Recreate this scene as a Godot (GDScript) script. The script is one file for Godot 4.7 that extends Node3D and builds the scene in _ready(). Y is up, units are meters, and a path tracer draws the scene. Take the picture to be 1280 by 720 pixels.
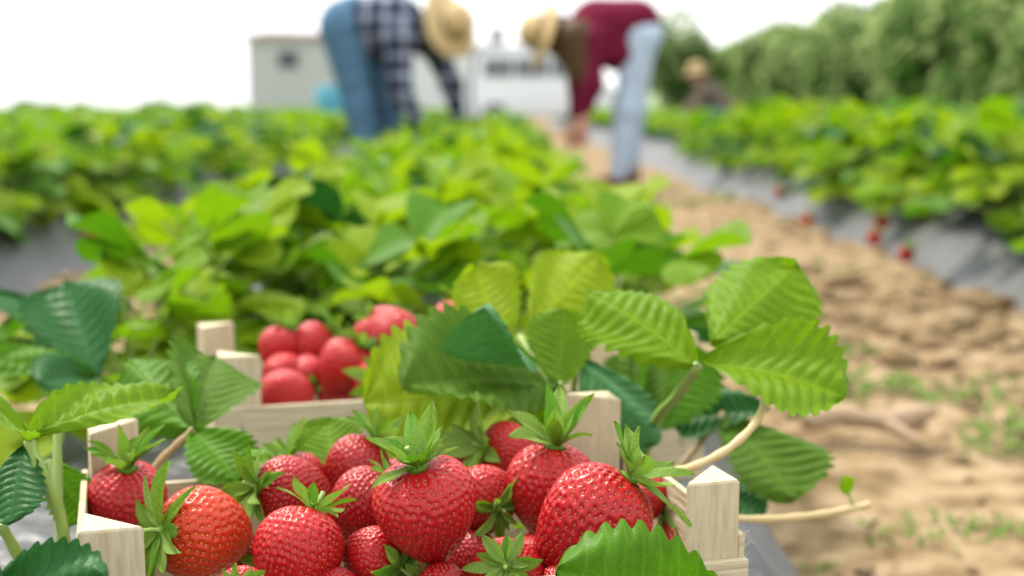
extends Node3D
# A strawberry field: two wooden crates of berries on a mulched bed, plants in rows, pickers at work behind.

var rng := RandomNumberGenerator.new()
var taken := {}
var M := {}
var noise := FastNoiseLite.new()

# leaflets of the plants beside the crates: plant, base, tip, width / length, facing, fold, droop, tone
const LEAFLETS := [
	["centre", Vector3(0.0290, 0.2859, -0.8462), Vector3(-0.0594, 0.2973, -0.7871), 0.74, Vector3(-0.10, 0.72, 0.68), 0.35, 0.30, "under"],
	["centre", Vector3(0.0254, 0.2801, -0.8555), Vector3(-0.0875, 0.2748, -0.8448), 0.80, Vector3(0.00, 0.60, 0.80), 0.12, 0.50, "lime"],
	["centre", Vector3(0.0267, 0.2761, -0.8651), Vector3(-0.0445, 0.2547, -0.8423), 0.75, Vector3(-0.20, 0.35, 0.92), 0.10, 0.20, "bright"],
	["centre", Vector3(0.0132, 0.3000, -0.8278), Vector3(-0.0144, 0.3402, -0.7925), 0.84, Vector3(-0.55, 0.10, 0.80), 0.70, 0.35, "teal"],
	["centre", Vector3(0.0276, 0.2830, -0.8458), Vector3(0.0323, 0.3286, -0.8616), 0.85, Vector3(0.00, 0.15, 0.98), -0.45, -0.30, "olive"],
	["centre", Vector3(0.0408, 0.2969, -0.8728), Vector3(0.0885, 0.2501, -0.8468), 0.85, Vector3(0.45, 0.65, 0.60), -0.55, 0.60, "teal"],
	["centre", Vector3(-0.0044, 0.2930, -0.9579), Vector3(-0.0270, 0.3412, -0.9942), 0.80, Vector3(-0.30, 0.20, 0.93), -0.30, 0.20, "lime"],
	["centre", Vector3(0.0131, 0.3017, -0.9590), Vector3(0.0620, 0.3487, -1.0153), 0.66, Vector3(0.05, 0.35, 0.93), -0.25, 0.15, "lime"],
	["centre", Vector3(0.0304, 0.2722, -0.8848), Vector3(0.0062, 0.2333, -0.9001), 0.80, Vector3(0.00, 0.30, 0.95), 0.15, 0.20, "mid"],
	["right", Vector3(0.1044, 0.3071, -0.7884), Vector3(0.0458, 0.3431, -0.8332), 0.62, Vector3(-0.25, 0.80, 0.45), -0.30, 0.50, "bright"],
	["right", Vector3(0.1139, 0.3198, -0.8000), Vector3(0.1707, 0.3569, -0.8551), 0.74, Vector3(-0.22, 0.38, 0.90), -0.35, 0.10, "bright"],
	["right", Vector3(0.1071, 0.3098, -0.7887), Vector3(0.1793, 0.2970, -0.7569), 0.78, Vector3(0.12, 0.76, 0.64), 0.34, 0.45, "bright"],
	["right", Vector3(0.1720, 0.2517, -0.9326), Vector3(0.1102, 0.2410, -0.9514), 0.62, Vector3(0.00, 0.75, 0.65), 0.25, 0.20, "dark"],
	["right", Vector3(0.1431, 0.2475, -0.9422), Vector3(0.1782, 0.2069, -0.8766), 0.85, Vector3(0.40, 0.35, 0.82), 0.20, 0.25, "under"],
	["right", Vector3(0.1323, 0.1973, -0.9561), Vector3(0.1683, 0.1812, -0.9238), 0.60, Vector3(0.20, 0.30, 0.90), 0.10, 0.20, "dark"],
	["right", Vector3(0.0837, 0.2388, -0.9108), Vector3(0.1244, 0.2887, -0.9574), 0.75, Vector3(0.10, 0.30, 0.95), 0.20, 0.20, "mid"],
	["right", Vector3(0.0811, 0.2388, -0.9108), Vector3(0.0821, 0.2882, -0.9473), 0.70, Vector3(0.00, 0.30, 0.95), 0.20, 0.20, "under"],
	["left", Vector3(-0.2242, 0.2986, -0.6462), Vector3(-0.1725, 0.3053, -0.7075), 0.50, Vector3(-0.15, 0.82, 0.52), 0.38, 0.45, "bright"],
	["left", Vector3(-0.2249, 0.2975, -0.6461), Vector3(-0.2336, 0.3247, -0.6092), 0.80, Vector3(0.00, 0.72, 0.68), 0.30, 0.30, "bright"],
	["left", Vector3(-0.2299, 0.2922, -0.6555), Vector3(-0.2261, 0.2653, -0.6219), 0.75, Vector3(-0.10, 0.25, 0.95), 0.20, 0.20, "dark"],
	["left", Vector3(-0.2414, 0.2695, -0.7232), Vector3(-0.2206, 0.2385, -0.7193), 0.70, Vector3(0.20, 0.30, 0.90), 0.20, 0.20, "mid"],
	["gap", Vector3(-0.1786, 0.2719, -0.7840), Vector3(-0.2331, 0.2993, -0.8479), 0.60, Vector3(-0.40, 0.75, 0.50), -0.50, 0.50, "mid"],
	["gap", Vector3(-0.1786, 0.2719, -0.7840), Vector3(-0.1841, 0.2987, -0.8679), 0.65, Vector3(0.35, 0.40, 0.85), 0.30, 0.10, "under"],
	["gap", Vector3(-0.1786, 0.2714, -0.7839), Vector3(-0.1490, 0.2515, -0.7512), 0.75, Vector3(0.35, 0.50, 0.80), 0.25, 0.40, "mid"],
	["darkleft", Vector3(-0.3146, 0.2463, -1.0629), Vector3(-0.3578, 0.3138, -1.1319), 0.72, Vector3(0.10, 0.35, 0.93), 0.20, 0.20, "dark"],
	["darkleft", Vector3(-0.3171, 0.2499, -1.0634), Vector3(-0.3862, 0.2660, -1.0352), 0.50, Vector3(-0.10, 0.85, 0.50), 0.30, 0.40, "mid"],
	["darkleft", Vector3(-0.3159, 0.2475, -1.0631), Vector3(-0.3385, 0.2565, -1.0038), 0.70, Vector3(0.00, 0.50, 0.85), 0.20, 0.30, "dark"],
	["front", Vector3(0.0994, 0.2293, -0.5620), Vector3(0.0194, 0.2658, -0.5565), 0.62, Vector3(0.10, 0.55, 0.82), 0.10, 0.35, "mid"],
	["front", Vector3(0.0971, 0.2388, -0.5632), Vector3(0.1024, 0.2603, -0.5407), 0.70, Vector3(0.50, 0.50, 0.70), 0.10, 0.20, "dark"],
	["frontleft", Vector3(-0.2110, 0.2556, -0.5401), Vector3(-0.1555, 0.2740, -0.5222), 0.55, Vector3(0.00, 0.75, 0.65), 0.15, 0.30, "dark"],
	["frontleft", Vector3(-0.2110, 0.2540, -0.5399), Vector3(-0.1974, 0.2836, -0.5234), 0.70, Vector3(0.00, 0.60, 0.80), 0.15, 0.30, "dark"],
	["behind", Vector3(-0.0999, 0.2419, -0.7802), Vector3(-0.1074, 0.2712, -0.8141), 0.86, Vector3(0.00, 0.25, 0.97), 0.15, 0.15, "olive"],
]
# stalks and runners: plant, name, points, radius, material
const STALKS := [
	["centre", "stalk", [Vector3(0.0276, 0.2830, -0.8458), Vector3(0.0334, 0.2481, -0.8818), Vector3(0.0310, 0.1922, -0.8950)], 0.0022, "stalk"],
	["centre", "stalk", [Vector3(0.0290, 0.2859, -0.8462), Vector3(0.0364, 0.2531, -0.8824), Vector3(0.0336, 0.1922, -0.8950)], 0.0020, "stalk"],
	["centre", "stalk", [Vector3(0.0132, 0.3000, -0.8278), Vector3(0.0242, 0.2763, -0.8450), Vector3(0.0331, 0.1922, -0.8950)], 0.0018, "stalk"],
	["centre", "stalk", [Vector3(0.0408, 0.2969, -0.8728), Vector3(0.0385, 0.2682, -0.8843), Vector3(0.0342, 0.1922, -0.8950)], 0.0018, "stalk"],
	["centre", "stalk", [Vector3(0.0055, 0.2973, -0.9585), Vector3(0.0150, 0.2740, -0.9354), Vector3(0.0262, 0.1894, -0.9047)], 0.0022, "stalk"],
	["right", "stalk", [Vector3(0.1044, 0.3071, -0.7884), Vector3(0.0980, 0.2869, -0.8161), Vector3(0.0866, 0.2545, -0.8624), Vector3(0.0785, 0.1894, -0.9047)], 0.0032, "stalk"],
	["right", "stalk", [Vector3(0.1431, 0.2475, -0.9422), Vector3(0.1229, 0.2263, -0.9294), Vector3(0.0837, 0.1894, -0.9047)], 0.0022, "red"],
	["left", "stalk", [Vector3(-0.2242, 0.2986, -0.6462), Vector3(-0.2183, 0.2835, -0.6443), Vector3(-0.2129, 0.2586, -0.6513), Vector3(-0.2103, 0.2215, -0.6568)], 0.0026, "stalk"],
	["left", "stalk", [Vector3(-0.2300, 0.2965, -0.7064), Vector3(-0.2268, 0.2669, -0.6927), Vector3(-0.2213, 0.2148, -0.6761)], 0.0024, "stalk"],
	["left", "stalk", [Vector3(-0.2376, 0.2596, -0.6413), Vector3(-0.2336, 0.2436, -0.6494), Vector3(-0.2295, 0.2215, -0.6568)], 0.0026, "stalk"],
	["left", "stalk", [Vector3(-0.2414, 0.2695, -0.7232), Vector3(-0.2299, 0.2414, -0.7096), Vector3(-0.2165, 0.2148, -0.6761)], 0.0020, "stalk"],
	["gap", "stalk", [Vector3(-0.1786, 0.2719, -0.7840), Vector3(-0.1881, 0.2638, -0.7830), Vector3(-0.2002, 0.2518, -0.7815), Vector3(-0.2205, 0.2259, -0.7782)], 0.0022, "red"],
	["darkleft", "stalk", [Vector3(-0.3159, 0.2475, -1.0631), Vector3(-0.3093, 0.2219, -1.0498), Vector3(-0.2953, 0.1793, -1.0243)], 0.0026, "stalk"],
	["front", "stalk", [Vector3(0.0994, 0.2293, -0.5620), Vector3(0.0979, 0.1948, -0.5728)], 0.0022, "stalk"],
	["frontleft", "stalk", [Vector3(-0.2110, 0.2550, -0.5400), Vector3(-0.2153, 0.2195, -0.5557)], 0.0022, "stalk"],
	["behind", "stalk", [Vector3(-0.0999, 0.2419, -0.7802), Vector3(-0.0992, 0.2053, -0.8160)], 0.0018, "stalk"],
	["runner1", "runner", [Vector3(0.0841, 0.2633, -0.7224), Vector3(0.0985, 0.2662, -0.7278), Vector3(0.1147, 0.2734, -0.7338), Vector3(0.1295, 0.2837, -0.7451), Vector3(0.1391, 0.2933, -0.7665), Vector3(0.1395, 0.3001, -0.7774)], 0.0023, "runner"],
	["runner2", "runner", [Vector3(0.1252, 0.2109, -0.8167), Vector3(0.1548, 0.2047, -0.8361), Vector3(0.1831, 0.2010, -0.8557), Vector3(0.2052, 0.2012, -0.8658), Vector3(0.2258, 0.2024, -0.8761)], 0.0024, "runner"],
]
# berries, in the axes of their crate: centre, radius, calyx direction, shape, tone, sepals, lift of the sepals, sepal length, label
const FRONT_BERRIES := [
	[Vector3(-0.0912, 0.0050, -0.0802), 0.0216, Vector3(-0.84, 0.30, 0.48), 0, "orange", 7, 0.15, 0.86, "big orange-red strawberry beside the front left corner post"],
	[Vector3(-0.1266, 0.0000, -0.1516), 0.0206, Vector3(0.02, 0.92, 0.25), 1, "pink", 7, 0.75, 0.80, "pink-red strawberry half hidden behind the front left corner post"],
	[Vector3(-0.0456, 0.0120, -0.1111), 0.0169, Vector3(-0.86, 0.28, 0.30), 2, "deep", 9, 0.25, 0.85, "deep red strawberry lying sideways with pale calyx to its left"],
	[Vector3(-0.0356, 0.0060, -0.1541), 0.0128, Vector3(-0.62, 0.74, 0.15), 1, "red", 8, 0.55, 1.25, "small red strawberry under tall pale yellow-green sepals at the back"],
	[Vector3(-0.0524, 0.0040, -0.0447), 0.0212, Vector3(0.40, 0.78, -0.42), 3, "red", 7, 0.35, 0.55, "rounded bright red strawberry at the front, tip towards the viewer"],
	[Vector3(-0.0094, 0.0060, -0.1564), 0.0173, Vector3(0.62, 0.76, 0.05), 2, "deep", 8, 0.50, 0.90, "deep red strawberry leaning against the back, calyx up to the right"],
	[Vector3(-0.0161, 0.0100, -0.0835), 0.0168, Vector3(0.60, 0.72, 0.10), 2, "deep", 7, 0.20, 0.60, "deep red strawberry tucked behind the large heart-shaped one"],
	[Vector3(0.0061, 0.0220, -0.0328), 0.0227, Vector3(-0.20, 0.96, 0.16), 4, "red", 9, 0.55, 0.80, "large heart-shaped red strawberry in the middle of the front crate"],
	[Vector3(-0.0161, -0.0020, -0.0479), 0.0157, Vector3(0.62, -0.12, 0.75), 3, "red", 7, 0.10, 0.75, "red strawberry low at the front with calyx turned to the right"],
	[Vector3(0.0476, 0.0080, -0.0945), 0.0167, Vector3(0.22, -0.10, 0.95), 1, "red", 8, 0.20, 0.62, "red strawberry whose yellow-green calyx faces the viewer"],
	[Vector3(0.0793, 0.0120, -0.1571), 0.0160, Vector3(-0.88, 0.22, 0.25), 1, "red", 7, 0.45, 1.15, "small red strawberry at the very back beside the wooden post"],
	[Vector3(0.0797, 0.0120, -0.0814), 0.0218, Vector3(0.06, 0.96, 0.10), 0, "red", 7, 0.75, 0.95, "large upright red strawberry with sepals standing straight up"],
	[Vector3(0.0785, 0.0160, -0.0136), 0.0235, Vector3(0.60, 0.76, 0.12), 2, "red", 7, 0.45, 0.85, "largest red strawberry, tilted to the left, right of the middle"],
	[Vector3(0.1368, 0.0000, -0.1001), 0.0127, Vector3(0.72, -0.45, 0.45), 1, "red", 8, 0.30, 1.20, "small red strawberry by the right side panel, calyx facing the post"],
	[Vector3(0.0399, -0.0040, -0.0173), 0.0161, Vector3(-0.24, 0.50, 0.80), 3, "red", 9, 0.15, 0.75, "red strawberry at the front edge with open star-shaped calyx"],
	[Vector3(0.0626, -0.0120, -0.0591), 0.0102, Vector3(0.10, -0.60, -0.80), 1, "pink", 5, 0.00, 0.50, "small pink-red strawberry wedged between two larger ones"],
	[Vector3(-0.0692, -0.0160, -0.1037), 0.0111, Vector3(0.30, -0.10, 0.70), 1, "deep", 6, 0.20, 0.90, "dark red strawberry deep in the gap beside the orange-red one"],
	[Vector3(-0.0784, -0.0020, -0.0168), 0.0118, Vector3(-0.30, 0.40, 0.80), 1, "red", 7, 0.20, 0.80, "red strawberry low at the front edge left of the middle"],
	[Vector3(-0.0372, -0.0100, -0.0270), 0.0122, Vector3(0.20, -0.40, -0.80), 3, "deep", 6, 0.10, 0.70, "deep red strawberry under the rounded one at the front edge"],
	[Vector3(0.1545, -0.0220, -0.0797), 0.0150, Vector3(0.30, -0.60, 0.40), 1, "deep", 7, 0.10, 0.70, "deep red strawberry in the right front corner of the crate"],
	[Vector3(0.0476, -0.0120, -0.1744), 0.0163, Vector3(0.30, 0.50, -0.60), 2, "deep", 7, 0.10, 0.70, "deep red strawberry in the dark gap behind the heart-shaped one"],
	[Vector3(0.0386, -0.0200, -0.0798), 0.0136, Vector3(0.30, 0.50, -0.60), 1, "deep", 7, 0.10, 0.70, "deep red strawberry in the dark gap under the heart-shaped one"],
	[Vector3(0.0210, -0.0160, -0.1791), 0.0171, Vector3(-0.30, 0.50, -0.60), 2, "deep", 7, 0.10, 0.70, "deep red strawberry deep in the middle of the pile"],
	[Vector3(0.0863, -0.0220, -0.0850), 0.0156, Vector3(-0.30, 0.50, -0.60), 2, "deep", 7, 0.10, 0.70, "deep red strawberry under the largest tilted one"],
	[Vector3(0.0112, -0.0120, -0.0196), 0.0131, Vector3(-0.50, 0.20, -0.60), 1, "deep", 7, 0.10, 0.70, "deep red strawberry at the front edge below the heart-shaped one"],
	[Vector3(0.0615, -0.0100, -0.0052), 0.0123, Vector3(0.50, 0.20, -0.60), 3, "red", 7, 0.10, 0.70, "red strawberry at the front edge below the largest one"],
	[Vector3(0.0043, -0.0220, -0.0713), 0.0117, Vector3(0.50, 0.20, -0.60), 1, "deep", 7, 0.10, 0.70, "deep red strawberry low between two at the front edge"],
]
const BACK_BERRIES := [
	[Vector3(-0.1187, 0.0180, -0.1221), 0.0166, Vector3(0.30, 0.85, 0.00), 1, "red", 7, 0.40, 0.80, "red strawberry nearest the left post of the rear crate"],
	[Vector3(-0.0953, 0.0180, -0.1226), 0.0167, Vector3(0.70, 0.60, 0.10), 2, "red", 7, 0.40, 0.80, "red strawberry lying sideways at the back of the rear crate"],
	[Vector3(-0.1209, 0.0060, -0.0919), 0.0155, Vector3(0.40, -0.30, -0.60), 2, "red", 6, 0.20, 0.70, "red strawberry in the middle row by the left post, rear crate"],
	[Vector3(-0.1008, 0.0040, -0.0901), 0.0144, Vector3(0.10, -0.60, 0.60), 1, "pink", 7, 0.20, 0.80, "small pink-red strawberry in the middle row of the rear crate"],
	[Vector3(-0.1267, -0.0000, -0.0362), 0.0193, Vector3(0.20, -0.50, -0.60), 3, "pink", 6, 0.20, 0.60, "pale red strawberry against the front panel of the rear crate"],
	[Vector3(-0.0802, 0.0100, -0.0634), 0.0200, Vector3(0.50, 0.80, 0.10), 4, "red", 8, 0.20, 0.70, "heart-shaped red strawberry in front in the rear crate"],
	[Vector3(-0.0398, 0.0340, -0.0818), 0.0205, Vector3(0.35, -0.60, 0.60), 4, "red", 8, 0.30, 0.80, "large red strawberry highest on the pile in the rear crate"],
	[Vector3(-0.0550, 0.0280, -0.0858), 0.0145, Vector3(0.10, 0.70, -0.40), 1, "red", 6, 0.20, 0.70, "small red strawberry left of the highest one, rear crate"],
	[Vector3(-0.0001, 0.0420, -0.0479), 0.0166, Vector3(0.20, 0.60, -0.50), 1, "red", 7, 0.30, 0.70, "red strawberry right of the highest one, beside lime green leaflets"],
	[Vector3(-0.0605, 0.0040, -0.0378), 0.0174, Vector3(0.10, 0.20, 0.90), 1, "red", 8, 0.30, 1.00, "red strawberry with pale calyx facing out, rear crate"],
	[Vector3(-0.0164, 0.0080, -0.0979), 0.0198, Vector3(0.40, 0.40, 0.70), 2, "red", 8, 0.30, 0.90, "red strawberry half hidden by the leaf, rear crate"],
	[Vector3(0.0442, 0.0060, -0.1298), 0.0207, Vector3(0.30, 0.50, -0.50), 2, "red", 7, 0.30, 0.80, "red strawberry behind the folded dark leaflet, rear crate"],
	[Vector3(-0.0812, -0.0140, -0.0699), 0.0178, Vector3(0.30, 0.50, -0.50), 2, "deep", 7, 0.20, 0.80, "deep red strawberry low beside the front panel of the rear crate"],
]

# ------------------------------------------------------------------ helpers
func lin(r: float, g: float, b: float) -> Color:
	return Color(r, g, b).linear_to_srgb()

func numbered(called: String) -> String:
	var n: int = taken.get(called, 0)
	taken[called] = n + 1
	return called if n == 0 else "%s_%03d" % [called, n]

func tag(o: Node3D, label: String, category: String, group := "", kind := "") -> Node3D:
	if label: o.set_meta("label", label)
	if category: o.set_meta("category", category)
	if group: o.set_meta("group", group)
	if kind: o.set_meta("kind", kind)
	return o

const ORDINALS := ["first", "second", "third", "fourth", "fifth", "sixth", "seventh", "eighth", "ninth", "tenth", "eleventh", "twelfth", "thirteenth"]
func ordinal(k: int) -> String:
	return ORDINALS[mini(k, 12)]

func thing(called: String, label: String, category: String, group := "", xf := Transform3D()) -> Node3D:
	var o := Node3D.new()
	o.name = numbered(called)
	add_child(o)
	o.transform = xf
	return tag(o, label, category, group)

func part(parent: Node3D, called: String, mesh: Mesh, mat: Material, xf := Transform3D()) -> MeshInstance3D:
	var o := MeshInstance3D.new()
	o.name = called
	o.mesh = mesh
	if mat:
		for s in mesh.get_surface_count(): o.set_surface_override_material(s, mat)
	o.transform = xf
	parent.add_child(o, true)
	return o

func top(called: String, mesh: Mesh, mat: Material, xf := Transform3D()) -> MeshInstance3D:
	return part(self, numbered(called), mesh, mat, xf)

func mat(color: Color, rough := 0.7, spec := 0.5) -> StandardMaterial3D:
	var m := StandardMaterial3D.new()
	m.albedo_color = color
	m.roughness = rough
	m.metallic_specular = spec
	m.cull_mode = BaseMaterial3D.CULL_DISABLED
	return m

func noise_tex(size: int, freq: float, colors: Array, at: Array, oct := 4, sd := 1) -> NoiseTexture2D:
	var t := NoiseTexture2D.new()
	t.width = size
	t.height = size
	t.seamless = true
	var n := FastNoiseLite.new()
	n.seed = sd
	n.noise_type = FastNoiseLite.TYPE_SIMPLEX_SMOOTH
	n.frequency = freq
	n.fractal_octaves = oct
	t.noise = n
	if colors.size():
		var g := Gradient.new()
		g.offsets = PackedFloat32Array(at)
		var cs := PackedColorArray()
		for c in colors: cs.append(c)
		g.colors = cs
		t.color_ramp = g
	return t

func surface(v: PackedVector3Array, ix: PackedInt32Array, uv := PackedVector2Array(), col := PackedColorArray(), into: ArrayMesh = null) -> ArrayMesh:
	var nor := PackedVector3Array()
	nor.resize(v.size())
	for k in range(0, ix.size(), 3):
		var a := ix[k]; var b := ix[k + 1]; var c := ix[k + 2]
		var n := (v[c] - v[a]).cross(v[b] - v[a])
		nor[a] += n; nor[b] += n; nor[c] += n
	for k in nor.size(): nor[k] = nor[k].normalized() if nor[k].length_squared() > 1e-24 else Vector3.UP
	var arr := []
	arr.resize(Mesh.ARRAY_MAX)
	arr[Mesh.ARRAY_VERTEX] = v
	arr[Mesh.ARRAY_NORMAL] = nor
	arr[Mesh.ARRAY_INDEX] = ix
	if uv.size(): arr[Mesh.ARRAY_TEX_UV] = uv
	if col.size(): arr[Mesh.ARRAY_COLOR] = col
	var m := into if into else ArrayMesh.new()
	m.add_surface_from_arrays(Mesh.PRIMITIVE_TRIANGLES, arr)
	return m

func grid_index(nu: int, nv: int, flip := false, base := 0) -> PackedInt32Array:
	var ix := PackedInt32Array()
	for i in nu:
		for j in nv:
			var a := base + i * (nv + 1) + j
			var b := a + 1
			var c := a + nv + 1
			var d := c + 1
			if flip: ix.append_array([a, b, c, b, d, c])
			else: ix.append_array([a, c, b, b, c, d])
	return ix

# flat-faced convex solid from its faces
func solid(faces: Array, center: Vector3) -> ArrayMesh:
	var v := PackedVector3Array()
	var ix := PackedInt32Array()
	for f in faces:
		var p: PackedVector3Array = f
		var n := (p[2] - p[0]).cross(p[1] - p[0])
		var mid := Vector3.ZERO
		for q in p: mid += q / p.size()
		if n.dot(mid - center) < 0.0:
			p = p.duplicate()
			p.reverse()
		var at := v.size()
		v.append_array(p)
		for k in range(1, p.size() - 1): ix.append_array([at, at + k, at + k + 1])
	return surface(v, ix)

func box(lo: Vector3, hi: Vector3, bev := 0.001) -> ArrayMesh:
	var c := (lo + hi) / 2
	var h := (hi - lo) / 2
	var at := func(s: Vector3, ax: int) -> Vector3:
		var e := h - Vector3.ONE * bev
		e[ax] = h[ax]
		return c + s * e
	var F := []
	var S := [-1.0, 1.0]
	for ax in 3:
		var b := (ax + 1) % 3
		var d := (ax + 2) % 3
		for s in S:
			var q := PackedVector3Array()
			for k in [[-1, -1], [1, -1], [1, 1], [-1, 1]]:
				var g := Vector3.ZERO
				g[ax] = s; g[b] = k[0]; g[d] = k[1]
				q.append(at.call(g, ax))
			F.append(q)
			for t in S:      # chamfers along d
				var g1 := Vector3.ZERO
				g1[ax] = s; g1[b] = t; g1[d] = -1
				var g2 := g1
				g2[d] = 1
				F.append(PackedVector3Array([at.call(g1, ax), at.call(g2, ax), at.call(g2, b), at.call(g1, b)]))
	for x in S:
		for y in S:
			for z in S:
				var g := Vector3(x, y, z)
				F.append(PackedVector3Array([at.call(g, 0), at.call(g, 1), at.call(g, 2)]))
	return solid(F, c)

# upright prism over a convex outline in x, z; the top edge chamfered and a little uneven
func prism(outline: Array, y0: float, y1: float, bev: float, rough := 0.0) -> ArrayMesh:
	var n := outline.size()
	var mid := Vector2.ZERO
	for p in outline: mid += p / n
	var bot := PackedVector3Array()
	var shoulder := PackedVector3Array()
	var cap := PackedVector3Array()
	for p in outline:
		var y: float = y1 + rng.randf_range(-rough, rough)
		var d: Vector2 = (mid - p).normalized()
		bot.append(Vector3(p.x, y0, p.y))
		shoulder.append(Vector3(p.x, y - bev, p.y))
		cap.append(Vector3(p.x + d.x * bev, y, p.y + d.y * bev))
	var F := [bot, cap]
	for k in n:
		var j := (k + 1) % n
		F.append(PackedVector3Array([bot[k], bot[j], shoulder[j], shoulder[k]]))
		F.append(PackedVector3Array([shoulder[k], shoulder[j], cap[j], cap[k]]))
	return solid(F, Vector3(mid.x, (y0 + y1) / 2, mid.y))

func tube(pts: Array, radii: Array, sides := 6, into: ArrayMesh = null) -> ArrayMesh:
	var v := PackedVector3Array()
	var n := pts.size()
	var side := Vector3.ZERO
	for i in n:
		var t: Vector3 = (pts[mini(i + 1, n - 1)] - pts[maxi(i - 1, 0)]).normalized()
		if side == Vector3.ZERO: side = t.cross(Vector3(0.3, 0.2, 0.9)).normalized()
		side = (side - t * side.dot(t)).normalized()
		var up := t.cross(side)
		for j in sides + 1:
			var a := TAU * j / sides
			v.append(pts[i] + (side * cos(a) + up * sin(a)) * radii[i])
	var ix := grid_index(n - 1, sides, true)
	for e in [0, n - 1]:
		var c := v.size()
		v.append(pts[e])
		for j in sides:
			var a: int = e * (sides + 1) + j
			ix.append_array([c, a + 1, a] if e == 0 else [c, a, a + 1])
	return surface(v, ix, PackedVector2Array(), PackedColorArray(), into)

func smooth_path(pts: Array, per := 5) -> Array:
	var out := []
	var n := pts.size()
	for i in n - 1:
		var a: Vector3 = pts[maxi(i - 1, 0)]
		var b: Vector3 = pts[i]
		var c: Vector3 = pts[i + 1]
		var d: Vector3 = pts[mini(i + 2, n - 1)]
		for k in per: out.append(b.cubic_interpolate(c, a, d, float(k) / per))
	out.append(pts[n - 1])
	return out

# lathe round the y axis: profile of (radius, y)
func lathe(prof: Array, sides := 24, wobble := 0.0) -> ArrayMesh:
	var v := PackedVector3Array()
	for p in prof:
		for j in sides + 1:
			var a := TAU * (j % sides) / sides
			var r: float = p.x * (1.0 + wobble * sin(3.0 * a + 1.0))
			v.append(Vector3(r * cos(a), p.y + wobble * p.x * 0.8 * sin(2.0 * a), r * sin(a)))
	return surface(v, grid_index(prof.size() - 1, sides, true))

func facing(y_axis: Vector3, hint := Vector3(0.31, 0.2, 0.9)) -> Basis:
	var y := y_axis.normalized()
	var z := (hint - y * hint.dot(y)).normalized()
	return Basis(y.cross(z), y, z)

# ------------------------------------------------------------------ foliage
# One leaflet: x across, y along the midrib, z the upper side. Lateral veins run along lines of equal u and end in a tooth each.
func leaflet(o: Dictionary) -> Array:
	var rows: int = o.get("rows", 40)
	var cols: int = o.get("cols", 12)
	var L: float = o.get("len", 1.0)
	var W: float = o.get("wid", 0.8) * L
	var fold: float = o.get("fold", 0.2)
	var droop: float = o.get("droop", 0.3)
	var veins: float = o.get("veins", 8.0)
	var teeth: float = o.get("teeth", 0.13)
	var corr: float = o.get("corr", 0.035)
	var twist: float = o.get("twist", 0.0)
	var ph: float = o.get("phase", 0.0)
	var wave: float = o.get("wave", 0.03)
	var sweep: float = o.get("sweep", 0.7)
	var xf: Transform3D = o.get("xf", Transform3D())
	var v := PackedVector3Array()
	var uv := PackedVector2Array()
	for i in rows + 1:
		var u := float(i) / rows
		var hw := W * 0.5 * (pow(u, 0.62) * pow(1.0 - u, 0.56) * 2.26 if not o.has("sharp") else pow(u, 0.6) * pow(1.0 - u, 0.95) * 2.9)
		var tri := 0.5 + 0.5 * cos(TAU * (u * veins + 0.25))
		tri = pow(tri, 0.7)
		for j in cols + 1:
			var q := -1.0 + 2.0 * j / cols
			var a := absf(q)
			var edge := pow(a, 6.0)
			var x := q * hw * (1.0 + teeth * (tri - 0.35) * edge)
			var y := u * L + sweep * a * hw * pow(1.0 - u, 0.6) + edge * teeth * hw * 0.35 * (tri - 0.5)
			var rise := fold * absf(x) - corr * L * cos(TAU * (u * veins + 0.25)) * sin(PI * minf(a, 0.93)) * (hw / W) * 1.6
			rise += wave * L * sin(q * 4.0 + ph + u * 5.0) * a
			rise -= 0.012 * L * exp(-a * a * 60.0)
			rise += o.get("cup", 0.0) * x * x / L
			if twist != 0.0:
				var cs := cos(twist * u)
				var sn := sin(twist * u)
				var x2 := x * cs - rise * sn
				rise = x * sn + rise * cs
				x = x2
			var p := Vector3(x, y, rise)
			if absf(droop) > 0.01:
				var th := droop * y / L
				p = Vector3(x, L / droop * sin(th) + rise * sin(th), -L / droop * (1.0 - cos(th)) + rise * cos(th))
			v.append(xf * p)
			uv.append(Vector2(q * 0.5 + 0.5, u))
	return [v, uv, rows, cols]

func leaflet_mesh(o: Dictionary) -> ArrayMesh:
	var g := leaflet(o)
	return surface(g[0], grid_index(g[2], g[3]), g[1])

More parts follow.
